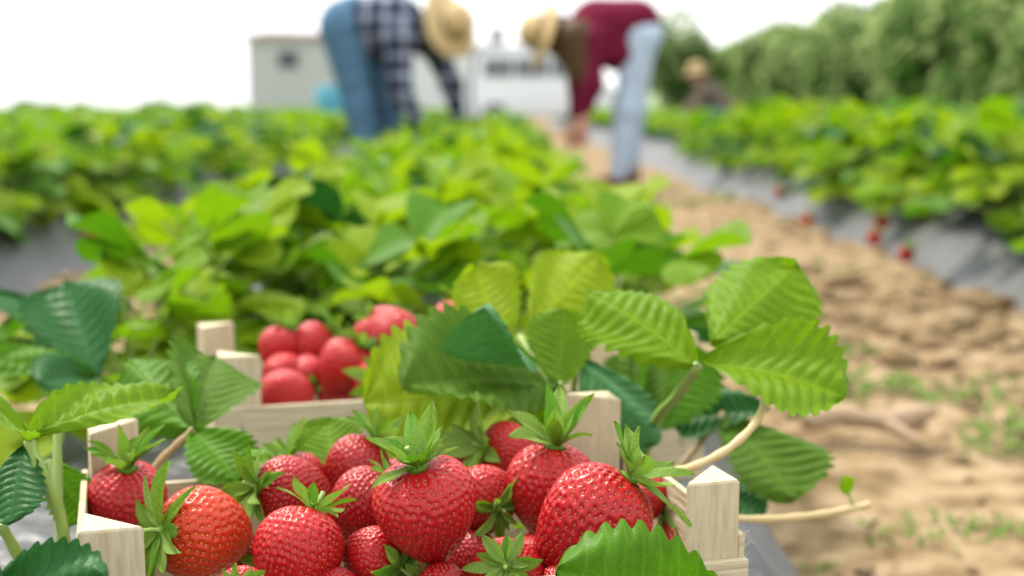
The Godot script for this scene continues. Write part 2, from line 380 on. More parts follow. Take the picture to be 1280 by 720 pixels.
# a whole leaf on its stalk, rising from the origin and leaning towards +z
func leaf_mesh(h: float, reach: float, tilt: float, size: float, k: int, rows := 16, cols := 6) -> ArrayMesh:
	var hub := Vector3(0, h, reach)
	var v := PackedVector3Array()
	var uv := PackedVector2Array()
	var ix := PackedInt32Array()
	var frame := Basis(Vector3.RIGHT, -tilt)          # y axis of the middle leaflet: outwards, raised by tilt
	var along := Vector3(0, sin(tilt), cos(tilt))
	var up := Vector3(0, cos(tilt), -sin(tilt))
	for s in [-1, 0, 1]:
		var a: float = s * deg_to_rad(72.0 + rng.randf_range(-12, 12)) + rng.randf_range(-0.15, 0.15)
		var dir := (along.rotated(up, -a)).normalized()
		var nrm := (up + dir * rng.randf_range(-0.25, 0.15) + Vector3(rng.randf_range(-0.2, 0.2), 0, rng.randf_range(-0.2, 0.2))).normalized()
		var b := facing(dir, nrm)
		var g := leaflet({"rows": rows, "cols": cols, "len": size * rng.randf_range(0.85, 1.1) * (1.08 if s == 0 else 0.95), "wid": rng.randf_range(0.76, 0.95), "fold": rng.randf_range(0.1, 0.55), "droop": rng.randf_range(0.1, 0.8), "veins": float(rows) / 2.0, "teeth": 0.22, "corr": 0.0, "twist": rng.randf_range(-0.3, 0.3), "phase": rng.randf() * 6.0, "xf": Transform3D(b, hub)})
		ix.append_array(grid_index(g[2], g[3], false, v.size()))
		v.append_array(g[0])
		uv.append_array(g[1])
	var m := surface(v, ix, uv)
	var path := []
	var rad := []
	for i in 6:
		var t := i / 5.0
		path.append(Vector3(0, h * sin(t * PI / 2) * 0.6 + h * t * 0.4, reach * t * t * 0.6 + reach * t * 0.4))
		rad.append(lerpf(0.0028, 0.0016, t))
	path[5] = hub
	return tube(path, rad, 5, m)

var leaves := []
var tones := []

func make_leaf_kinds() -> void:
	# inner upright ones first, outer leaning ones last
	for k in 10:
		var t := k / 9.0
		leaves.append(leaf_mesh(lerpf(0.20, 0.055, t) * rng.randf_range(0.9, 1.1), lerpf(0.03, 0.17, t), lerpf(0.5, -0.3, t) + rng.randf_range(-0.2, 0.2), rng.randf_range(0.074, 0.092), k))

func strawberry_plant(at: Vector3, size: float, count: int, label: String, group: String, bright: float) -> Node3D:
	var o := thing("strawberry_plant", label, "plant", group, Transform3D(Basis(Vector3.UP, rng.randf() * TAU), at))
	for k in count:
		var t := float(k) / count
		var kind := clampi(int(t * 10.0 + rng.randf_range(-1.0, 1.0)), 0, 9)
		var yaw := k * 2.4 + rng.randf_range(-0.4, 0.4)
		var b := Basis(Vector3.UP, yaw) * Basis(Vector3.RIGHT, rng.randf_range(-0.12, 0.12))
		var s := size * rng.randf_range(0.8, 1.15)
		var l := part(o, "leaf", leaves[kind], null, Transform3D(b.scaled(Vector3.ONE * s), Vector3(rng.randf_range(-0.02, 0.02), -0.004, rng.randf_range(-0.02, 0.02))))
		var pick := rng.randf()
		var tone: StandardMaterial3D = M.mid
		if pick < bright * 0.45: tone = M.lime
		elif pick < bright: tone = M.bright
		elif pick > 0.93: tone = M.dark
		l.set_surface_override_material(0, tone)
		l.set_surface_override_material(1, M.stalk)
	return o

# ------------------------------------------------------------------ berries
var berry_flesh := []
var berry_seeds := []
var sepals := []

func berry_point(ph: float, th: float, s: Dictionary) -> Vector3:
	var c := cos(ph)
	var r: float = pow(sin(ph), s.pw) * (1.0 + s.cone * c - 0.10 * c * c)
	r *= 1.0 + s.l2 * sin(2.0 * th + s.a) + s.l3 * sin(3.0 * th + s.b) * (0.5 + 0.5 * c)
	var y: float = s.len * c - 0.05 * exp(-ph * ph / 0.12)
	var bend: float = s.bend * (1.0 - c) * (1.0 - c) * 0.25
	return Vector3(r * cos(th) + bend, y, r * sin(th))

func make_berry(s: Dictionary) -> void:
	# rows of seeds, each row shifted by half a step against the last
	var rows := []
	var ph := 0.30
	var shift := 0.0
	while ph < PI - 0.12:
		var p := berry_point(ph, 0.0, s)
		var q := berry_point(ph + 0.01, 0.0, s)
		var r := Vector2(berry_point(ph, 1.6, s).x, berry_point(ph, 1.6, s).z).length()
		var n := maxi(3, int(round(TAU * r / s.gap)))
		rows.append([ph, n, shift])
		shift += PI / n + rng.randf_range(-0.02, 0.02)
		ph += s.gap * 0.87 / maxf(0.3, (q - p).length() / 0.01)
	var nu := 96
	var nv := 176
	var v := PackedVector3Array()
	var col := PackedColorArray()
	var sv := PackedVector3Array()
	var six := PackedInt32Array()
	var spots := []
	for r in rows:
		var line := []
		for k in r[1]:
			var th: float = r[2] + TAU * k / r[1] + rng.randf_range(-0.2, 0.2) * s.gap
			var pp: float = r[0] + rng.randf_range(-0.2, 0.2) * s.gap
			line.append([berry_point(pp, th, s), rng.randf_range(0.75, 1.15), pp, th])
		spots.append(line)
	for i in nu + 1:
		var f := PI * (0.002 + 0.996 * i / nu)
		for j in nv + 1:
			var th := TAU * (j % nv) / nv
			var p := berry_point(f, th, s)
			var n := (p * Vector3(1.0, 1.0 / (s.len * s.len), 1.0)).normalized()
			var dent := 0.0
			for r in rows.size():
				if absf(rows[r][0] - f) > 0.36: continue
				var line: Array = spots[r]
				var kf: float = (th - rows[r][2]) / TAU * line.size()
				for k in [floori(kf), floori(kf) + 1]:
					var e: Array = line[posmod(k, line.size())]
					var d2: float = p.distance_squared_to(e[0]) / (s.gap * s.gap)
					if d2 < 0.6: dent += e[1] * exp(-d2 * 14.0)
			p -= n * minf(dent, 1.2) * s.gap * s.deep
			p += n * 0.012 * noise.get_noise_3d(p.x * 90 + s.a * 50, p.y * 90, p.z * 90)
			v.append(p)
			var ripe := 0.5 + 0.5 * noise.get_noise_3d(p.x * 45 + s.b * 70, p.y * 45, p.z * 45)
			var pale := smoothstep(0.62, 0.30, f + 0.5 * noise.get_noise_3d(p.x * 120 + s.a * 30, p.y * 120, p.z * 120))
			col.append(Color(lerpf(0.86, 1.05, ripe), lerpf(0.6, 1.4, ripe), lerpf(0.7, 1.2, ripe)).lerp(Color(1.25, 9.0, 3.5), pale * s.blush))
	berry_flesh.append(surface(v, grid_index(nu, nv), PackedVector2Array(), col))
	berry_flesh[-1].set_meta("pole", v[0] + Vector3(0, 0.03, 0))
	for line in spots:
		for e in line:
			var p: Vector3 = e[0]
			var n := (p * Vector3(1.0, 1.0 / (s.len * s.len), 1.0)).normalized()
			var d := (berry_point(e[2] + 0.05, e[3], s) - p).normalized()
			var w := d.cross(n)
			var c: Vector3 = p - n * s.gap * s.deep * 0.72 * e[1]
			var a := sv.size()
			var k: float = s.gap
			for o in [d * 0.24 * k, -d * 0.17 * k, w * 0.12 * k, -w * 0.12 * k, n * 0.13 * k, d * 0.05 * k - n * 0.06 * k]: sv.append(c + o)
			for t in [[0, 2, 4], [2, 1, 4], [1, 3, 4], [3, 0, 4], [2, 0, 5], [1, 2, 5], [3, 1, 5], [0, 3, 5]]: six.append_array([a + t[0], a + t[2], a + t[1]])
	berry_seeds.append(surface(sv, six))

func make_berry_kinds() -> void:
	var base := {"pw": 0.92, "cone": 0.24, "len": 1.08, "l2": 0.03, "l3": 0.02, "a": 0.3, "b": 1.0, "bend": 0.0, "gap": 0.185, "deep": 0.33, "blush": 0.5}
	for d in [{"cone": 0.24, "len": 1.16, "gap": 0.19, "a": 2.1}, {"cone": 0.22, "len": 1.08, "gap": 0.19, "a": 1.1, "b": 2.2}, {"cone": 0.33, "len": 1.26, "bend": 0.2, "a": 0.4, "b": 3.1, "gap": 0.19}, {"cone": 0.17, "len": 1.04, "l2": 0.05, "a": 4.0, "gap": 0.175}, {"cone": 0.36, "len": 1.12, "pw": 0.76, "l2": 0.02, "a": 3.0, "b": 0.2, "gap": 0.18}]:
		var s := base.duplicate()
		s.merge(d, true)
		make_berry(s)
	for k in 7:
		sepals.append(leaflet_mesh({"rows": 9, "cols": 4, "sharp": true, "len": 1.0, "wid": rng.randf_range(0.27, 0.40), "fold": rng.randf_range(0.1, 0.7), "droop": rng.randf_range(-0.6, 0.9), "teeth": 0.0, "corr": 0.0, "wave": 0.04, "twist": rng.randf_range(-0.6, 0.6), "phase": k * 1.3}))

func strawberry(d: Array, frame: Transform3D, group: String) -> Node3D:
	var size: float = d[1]
	var shape: int = d[3]
	var o := thing("strawberry", d[8], "strawberry", group, frame * Transform3D(facing(d[2], Vector3(rng.randf_range(-1, 1), 0.2, rng.randf_range(-1, 1))), d[0]))
	var sc := Basis().scaled(Vector3.ONE * size)
	part(o, "flesh", berry_flesh[shape], M["berry_" + d[4]], Transform3D(sc, Vector3.ZERO))
	part(o, "seeds", berry_seeds[shape], M.seed_gold if d[4] == "orange" else M.seed, Transform3D(sc, Vector3.ZERO)).set_meta("kind", "stuff")
	var pole: Vector3 = berry_flesh[shape].get_meta("pole") * size
	var cal := part(o, "calyx", lathe([Vector2(0.0, 0.07), Vector2(0.07, 0.06), Vector2(0.14, 0.02), Vector2(0.27, -0.03), Vector2(0.0, -0.1)], 10, 0.05), M.calyx, Transform3D(sc, pole))
	var n: int = d[5] + 4
	for k in n:
		var az := TAU * k / n + rng.randf_range(-0.3, 0.3)
		var el: float = maxf(0.02, d[6] + rng.randf_range(-0.3, 0.4))
		var out := Vector3(cos(az), 0, sin(az))
		var dir := out * cos(el) + Vector3.UP * sin(el)
		var nrm := Vector3.UP * cos(el) - out * sin(el)
		var l: float = d[7] * rng.randf_range(1.05, 1.75)
		var b := facing(dir, nrm)
		part(cal, "sepal", sepals[rng.randi() % 7], [M.sepal, M.sepal_pale, M.sepal_pale, M.calyx][rng.randi() % 4], Transform3D(b * Basis().scaled(Vector3(l, l, l)), out * 0.09 + Vector3(0, 0.02, 0)))
	part(cal, "stem", tube(smooth_path([Vector3.ZERO, Vector3(0.05, 0.25, 0.02), Vector3(0.12, 0.45, 0.0)], 3), [0.07, 0.06, 0.055, 0.055, 0.055, 0.055, 0.06], 6), M.stalk)
	return o

# ------------------------------------------------------------------ crates
func crate(label: String, frame: Transform3D, L: float, D: float, s: float, h: float, hs: float, deep: float) -> Node3D:
	var o := thing("wooden_crate", label, "crate", "", frame)
	var t := 0.004
	var X := L / 2 - t
	for sx in [-1.0, 1.0]:
		for back in [0, 1]:
			var z0 := -D if back else 0.0
			var dz := s if back else -s
			var out := [Vector2(sx * X, z0), Vector2(sx * (X - s), z0), Vector2(sx * (X - s) + sx * 0.0015, z0 + dz * 0.08), Vector2(sx * X - sx * 0.002, z0 + dz)]
			part(o, "corner_post", prism(out, -deep + 0.001, h, 0.0011, 0.0006), M.wood_post)
	var x0 := -L / 2
	part(o, "front_panel", box(Vector3(x0, -deep, 0.0004), Vector3(-x0, 0, t), 0.0005), M.wood_panel)
	part(o, "back_panel", box(Vector3(x0, -deep, -D - t), Vector3(-x0, 0, -D - 0.0004), 0.0005), M.wood_panel)
	for sx in [-1.0, 1.0]:
		var a: float = sx * (X + 0.0003)
		var b: float = sx * (L / 2 - 0.0004)
		part(o, "side_panel", box(Vector3(minf(a, b), -deep + 0.001, -D + 0.0002), Vector3(maxf(a, b), hs, 0.0002), 0.0005), M.wood_side)
	var nb := 4
	for k in nb:
		var za := lerpf(-D + 0.002, -0.002, float(k) / nb) + 0.004
		var zb := lerpf(-D + 0.002, -0.002, float(k + 1) / nb) - 0.004
		part(o, "floor_slat", box(Vector3(-X + 0.001, -deep - 0.003, za), Vector3(X - 0.001, -deep - 0.0004, zb), 0.0004), M.wood_panel)
	for sx in [-1.0, 1.0]:
		for y in [-0.015, -0.045]:
			part(o, "staple", box(Vector3(sx * (X - s * 0.5) - 0.0006, y - 0.004, t - 0.0004), Vector3(sx * (X - s * 0.5) + 0.0006, y + 0.004, t + 0.0006), 0.0003), M.steel)
	# splinters of torn veneer at the panel ends
	for k in 5:
		var p := Vector3(L / 2 - 0.002 + rng.randf_range(-0.002, 0.001), hs - 0.002 - k * 0.004, rng.randf_range(-0.002, 0.001))
		part(o, "splinter", tube([p, p + Vector3(0.003, 0.003, 0.001), p + Vector3(0.005, 0.007 * rng.randf(), 0.002)], [0.0003, 0.0002, 0.00008], 3), M.wood_panel)
	return o

# ------------------------------------------------------------------ bodies: tapered capsules joined smoothly, meshed as surface nets
func nets(bones: Array, cell: float, k: float, into: Array) -> void:
	var lo := Vector3.INF
	var hi := -Vector3.INF
	for b in bones:
		var r: float = maxf(b[2], b[3]) + k + cell * 2
		lo = lo.min(b[0].min(b[1]) - Vector3.ONE * r)
		hi = hi.max(b[0].max(b[1]) + Vector3.ONE * r)
	var nx := int((hi.x - lo.x) / cell) + 2
	var ny := int((hi.y - lo.y) / cell) + 2
	var nz := int((hi.z - lo.z) / cell) + 2
	var f := PackedFloat32Array()
	f.resize(nx * ny * nz)
	f.fill(1.0)
	for b in bones:
		var a: Vector3 = b[0]
		var ab: Vector3 = b[1] - a
		var inv := 1.0 / maxf(ab.length_squared(), 1e-9)
		var ra: float = b[2]
		var rb: float = b[3]
		var m := maxf(ra, rb) + k + cell * 1.5
		var p0: Vector3 = (b[0].min(b[1]) - Vector3.ONE * m - lo) / cell
		var p1: Vector3 = (b[0].max(b[1]) + Vector3.ONE * m - lo) / cell
		for x in range(maxi(0, int(p0.x)), mini(nx, int(p1.x) + 1)):
			for y in range(maxi(0, int(p0.y)), mini(ny, int(p1.y) + 1)):
				var at := (x * ny + y) * nz
				for z in range(maxi(0, int(p0.z)), mini(nz, int(p1.z) + 1)):
					var p := lo + Vector3(x, y, z) * cell - a
					var t := clampf(p.dot(ab) * inv, 0.0, 1.0)
					var d := (p - ab * t).length() - lerpf(ra, rb, t)
					var e := f[at + z]
					var w := maxf(k - absf(d - e), 0.0) / k
					f[at + z] = minf(d, e) - w * w * k * 0.25
	var verts: PackedVector3Array = into[0]
	var ix: PackedInt32Array = into[1]
	var id := PackedInt32Array()
	id.resize(f.size())
	id.fill(-1)
	var step := [0, 1, nz, nz + 1, ny * nz, ny * nz + 1, ny * nz + nz, ny * nz + nz + 1]
	var off := [Vector3(0, 0, 0), Vector3(0, 0, 1), Vector3(0, 1, 0), Vector3(0, 1, 1), Vector3(1, 0, 0), Vector3(1, 0, 1), Vector3(1, 1, 0), Vector3(1, 1, 1)]
	var edges := [[0, 1], [2, 3], [4, 5], [6, 7], [0, 2], [1, 3], [4, 6], [5, 7], [0, 4], [1, 5], [2, 6], [3, 7]]
	for x in nx - 1:
		for y in ny - 1:
			var row := (x * ny + y) * nz
			for z in nz - 1:
				var at := row + z
				var s0 := f[at] < 0.0
				if f[at] > cell * 2.0 or f[at] < -cell * 2.0: continue
				var mixed := false
				for q in range(1, 8):
					if (f[at + step[q]] < 0.0) != s0:
						mixed = true
						break
				if not mixed: continue
				var sum := Vector3.ZERO
				var n := 0
				for e in edges:
					var g := f[at + step[e[0]]]
					var h := f[at + step[e[1]]]
					if (g < 0.0) != (h < 0.0):
						sum += off[e[0]].lerp(off[e[1]], g / (g - h))
						n += 1
				id[at] = verts.size()
				verts.append(lo + (Vector3(x, y, z) + sum / n) * cell)
	var ax := [ny * nz, nz, 1]
	for x in range(1, nx - 1):
		for y in range(1, ny - 1):
			var row := (x * ny + y) * nz
			for z in range(1, nz - 1):
				var at := row + z
				var s0 := f[at] < 0.0
				for q in 3:
					if (f[at + ax[q]] < 0.0) == s0: continue
					var u: int = ax[(q + 1) % 3]
					var w: int = ax[(q + 2) % 3]
					var a := id[at]
					var b := id[at - u]
					var c := id[at - u - w]
					var d := id[at - w]
					if a < 0 or b < 0 or c < 0 or d < 0: continue
					if s0: ix.append_array([a, c, b, a, d, c])
					else: ix.append_array([a, b, c, a, c, d])
	into[0] = verts
	into[1] = ix

func blob(bones: Array, cell: float, k: float) -> ArrayMesh:
	var into := [PackedVector3Array(), PackedInt32Array()]
	nets(bones, cell, k, into)
	return surface(into[0], into[1])

# a relaxed right hand along -y, palm towards -z, wrist at the origin
func hand_bones() -> Array:
	var b := []
	b.append([Vector3(0, 0.01, 0), Vector3(0, -0.03, 0), 0.026, 0.028])
	for k in 4: b.append([Vector3(0, -0.02, 0), Vector3(-0.028 + 0.019 * k, -0.085 + absf(k - 1.4) * 0.004, 0), 0.017, 0.0115])
	var ln := [0.038, 0.046, 0.043, 0.032]
	for k in 4:
		var p := Vector3(-0.028 + 0.019 * k, -0.088 + absf(k - 1.4) * 0.004, 0)
		var ang := 0.25 + 0.08 * k
		for j in 3:
			var l: float = ln[k] * [1.0, 0.62, 0.5][j]
			var q := p + Vector3((k - 1.5) * 0.0015, -cos(ang), -sin(ang)) * l
			b.append([p, q, 0.0098 - j * 0.001, 0.0090 - j * 0.001])
			p = q
			ang += 0.42
	b.append([Vector3(-0.018, -0.02, -0.004), Vector3(-0.045, -0.055, -0.018), 0.016, 0.012])
	b.append([Vector3(-0.045, -0.055, -0.018), Vector3(-0.052, -0.085, -0.030), 0.0115, 0.010])
	b.append([Vector3(-0.052, -0.085, -0.030), Vector3(-0.047, -0.108, -0.042), 0.010, 0.0085])
	return b

# a head round the origin: y to the crown, z the way it faces
func head_bones() -> Array:
	var b := [[Vector3(0, 0.03, -0.015), Vector3(0, 0.02, -0.005), 0.092, 0.088], [Vector3(0, -0.03, 0.03), Vector3(0, -0.07, 0.045), 0.062, 0.045], [Vector3(0, 0.03, 0.06), Vector3(0, 0.05, 0.055), 0.045, 0.045]]
	b.append([Vector3(0, 0.0, 0.088), Vector3(0, -0.028, 0.106), 0.010, 0.015])
	for s in [-1, 1]:
		b.append([Vector3(s * 0.030, 0.012, 0.080), Vector3(s * 0.034, 0.012, 0.080), 0.013, 0.012])
		b.append([Vector3(s * 0.088, 0.012, -0.005), Vector3(s * 0.092, -0.025, 0.0), 0.014, 0.010])
		b.append([Vector3(s * 0.018, 0.032, 0.090), Vector3(s * 0.048, 0.034, 0.078), 0.009, 0.007])
	b.append([Vector3(-0.02, -0.055, 0.088), Vector3(0.02, -0.055, 0.088), 0.009, 0.009])
	return b

func person(label: String, base: Vector3, d: Dictionary) -> void:
	var o := thing("person", label, "person", "", Transform3D(Basis(), base))
	var into := [PackedVector3Array(), PackedInt32Array()]
	nets(d.body, 0.016, 0.04, into)
	for h in d.hands:
		var w := [PackedVector3Array(), PackedInt32Array()]
		nets(hand_bones(), 0.0045, 0.006, w)
		merge(into, w, h)
	var hd := [PackedVector3Array(), PackedInt32Array()]
	nets(head_bones(), 0.006, 0.012, hd)
	merge(into, hd, d.head)
	part(o, "body", surface(into[0], into[1]), M.skin)
	for c in d.clothes: part(o, c[0], blob(c[1], 0.016, c[3]), c[2])
	var head: Transform3D = d.head
	if d.has("hair"): part(o, "hair", blob(d.hair, 0.014, 0.03), M.hair)
	var hat := part(o, "straw_hat", lathe([Vector2(0.0, 0.118), Vector2(0.05, 0.115), Vector2(0.085, 0.095), Vector2(0.098, 0.055), Vector2(0.105, 0.0), Vector2(0.12, -0.006), Vector2(0.16, -0.012), Vector2(0.205, -0.03), Vector2(0.206, -0.034), Vector2(0.16, -0.017), Vector2(0.104, -0.010), Vector2(0.101, 0.0), Vector2(0.094, 0.053), Vector2(0.08, 0.092), Vector2(0.0, 0.112)], 30, 0.03), M.straw, head * Transform3D(Basis(Vector3.RIGHT, -0.2), Vector3(0, 0.055, -0.012)))
	part(hat, "hat_band", lathe([Vector2(0.1065, 0.003), Vector2(0.1035, 0.03), Vector2(0.1005, 0.03), Vector2(0.1035, 0.003)], 30, 0.03), M.band)

func merge(into: Array, w: Array, xf: Transform3D) -> void:
	var at: int = into[0].size()
	var v: PackedVector3Array = into[0]
	var ix: PackedInt32Array = into[1]
	for p in w[0]: v.append(xf * p)
	for i in w[1]: ix.append(at + i)
	into[0] = v
	into[1] = ix

# ------------------------------------------------------------------ trees
func crown_mesh(lumps: Array, count: int, leaf: float) -> ArrayMesh:
	var v := PackedVector3Array()
	var ix := PackedInt32Array()
	for k in count:
		var l: Array = lumps[rng.randi() % lumps.size()]
		var d := Vector3(rng.randfn(), rng.randfn(), rng.randfn()).normalized()
		var p: Vector3 = l[0] + d * l[1] * (0.55 + 0.5 * sqrt(rng.randf())) * Vector3(1, 0.9, 1)
		var n := (d + Vector3(rng.randfn(), rng.randfn(), rng.randfn()) * 0.7).normalized()
		var a := n.cross(Vector3(rng.randfn(), rng.randfn(), rng.randfn())).normalized() * leaf * rng.randf_range(0.6, 1.3)
		var b := n.cross(a) * 0.6
		var at := v.size()
		v.append_array([p - a, p - b + n * leaf * 0.15, p + a, p + b + n * leaf * 0.15])
		ix.append_array([at, at + 1, at + 2, at, at + 2, at + 3])
	return surface(v, ix)

func tree_mesh_pair(h: float, w: float, low: float, count: int, leaf: float) -> Array:
	var lumps := []
	for k in 16:
		var t := rng.randf()
		var r := w * 0.5 * sin(PI * clampf(0.15 + 0.75 * t, 0, 1))
		var a := rng.randf() * TAU
		lumps.append([Vector3(cos(a) * r * 0.62, lerpf(low, h * 0.86, t), sin(a) * r * 0.62), w * rng.randf_range(0.17, 0.27)])
	var pts := [Vector3(0, -0.05, 0), Vector3(0.03, h * 0.25, 0.02), Vector3(-0.02, h * 0.5, 0), Vector3(0.02, h * 0.8, 0.02)]
	return [crown_mesh(lumps, count, leaf), tube(smooth_path(pts, 3), [0.1, 0.095, 0.09, 0.085, 0.08, 0.07, 0.06, 0.05, 0.04, 0.03], 8)]

# ------------------------------------------------------------------ ground
func ground_height(x: float, z: float) -> float:
	var near := clampf((12.0 + z) / 6.0, 0.0, 1.0)
	if z > 0: near = 1.0
	var e := 0.028 * noise.get_noise_2d(x * 90, z * 90) + 0.016 * noise.get_noise_2d(x * 300 + 500, z * 300) + 0.012 * absf(noise.get_noise_2d(x * 700, z * 700 + 300))
	# soil heaped against the film of the beds
	var side := 0.03 * exp(-pow((x - 1.0) / 0.16, 2.0)) * (0.5 + noise.get_noise_2d(z * 160, 77))
	return (e + side) * near

func spaced(a: float, b: float, step: float, out_lo: float, out_hi: float) -> PackedFloat32Array:
	var s := PackedFloat32Array()
	var x := a
	var d := step
	var low := []
	while x > out_lo:
		d *= 1.25
		x -= d
		low.append(maxf(x, out_lo))
	low.reverse()
	s.append_array(PackedFloat32Array(low))
	x = a
	while x < b:
		s.append(x)
		x += step
	d = step
	while x < out_hi:
		s.append(x)
		d *= 1.25
		x += d
	s.append(out_hi)
	return s

func make_ground() -> void:
	var xs := spaced(-1.5, 1.6, 0.028, -260.0, 260.0)
	var zs := spaced(-6.5, -0.9, 0.032, -420.0, 30.0)
	var v := PackedVector3Array()
	for z in zs:
		for x in xs: v.append(Vector3(x, ground_height(x, z) if absf(x) < 2.5 and z > -12 else 0.0, z))
	var o := top("ground", surface(v, grid_index(zs.size() - 1, xs.size() - 1, true)), M.soil)
	tag(o, "sandy tan soil of the strawberry field", "", "", "structure")

func bed(called: String, label: String, c: float, wt: float, wb: float, z0: float, z1: float) -> void:
	var v := PackedVector3Array()
	var prof := []
	for k in 15:
		var t := -1.0 + 2.0 * k / 14.0
		var a := absf(t)
		var x := t * wb if a > 0.62 else t / 0.62 * wt
		if a > 0.62: x = signf(t) * lerpf(wt, wb, (a - 0.62) / 0.38)
		var y := 0.17 * (1.0 - smoothstep(0.5, 1.0, a)) - (0.03 if a > 0.99 else 0.0)
		prof.append(Vector2(x, y))
	var z := z0
	var n := 0
	while z > z1:
		for p in prof:
			var w := 0.006 * noise.get_noise_2d((p.x + c) * 260, z * 120) + 0.008 * noise.get_noise_2d(z * 220, p.x * 40 + c * 90)
			v.append(Vector3(c + p.x + w * 2.0 + 0.025 * noise.get_noise_2d(z * 30, c * 40), p.y + w, z))
		n += 1
		z -= 0.03 if z > -6 else 0.25
	var o := top(called, surface(v, grid_index(n - 1, 14, false)), M.film)
	tag(o, label, "", "", "structure")

func scatter(called: String, label: String, mesh: Mesh, m: Material, places: Array) -> MultiMeshInstance3D:
	var mm := MultiMesh.new()
	mm.transform_format = MultiMesh.TRANSFORM_3D
	mm.mesh = mesh
	mm.instance_count = places.size()
	for k in places.size(): mm.set_instance_transform(k, places[k])
	var o := MultiMeshInstance3D.new()
	o.name = numbered(called)
	o.multimesh = mm
	o.material_override = m
	add_child(o)
	tag(o, label, called.replace("_", " "), "", "stuff")
	return o

func clod_mesh() -> ArrayMesh:
	var v := PackedVector3Array()
	for i in 9:
		for j in 13:
			var ph := PI * i / 8.0
			var th := TAU * (j % 12) / 12.0
			var p := Vector3(sin(ph) * cos(th), cos(ph) * 0.7, sin(ph) * sin(th))
			v.append(p * (1.0 + 0.55 * noise.get_noise_3d(p.x * 110, p.y * 110, p.z * 110 + taken.size() * 9)))
	return surface(v, grid_index(8, 12))

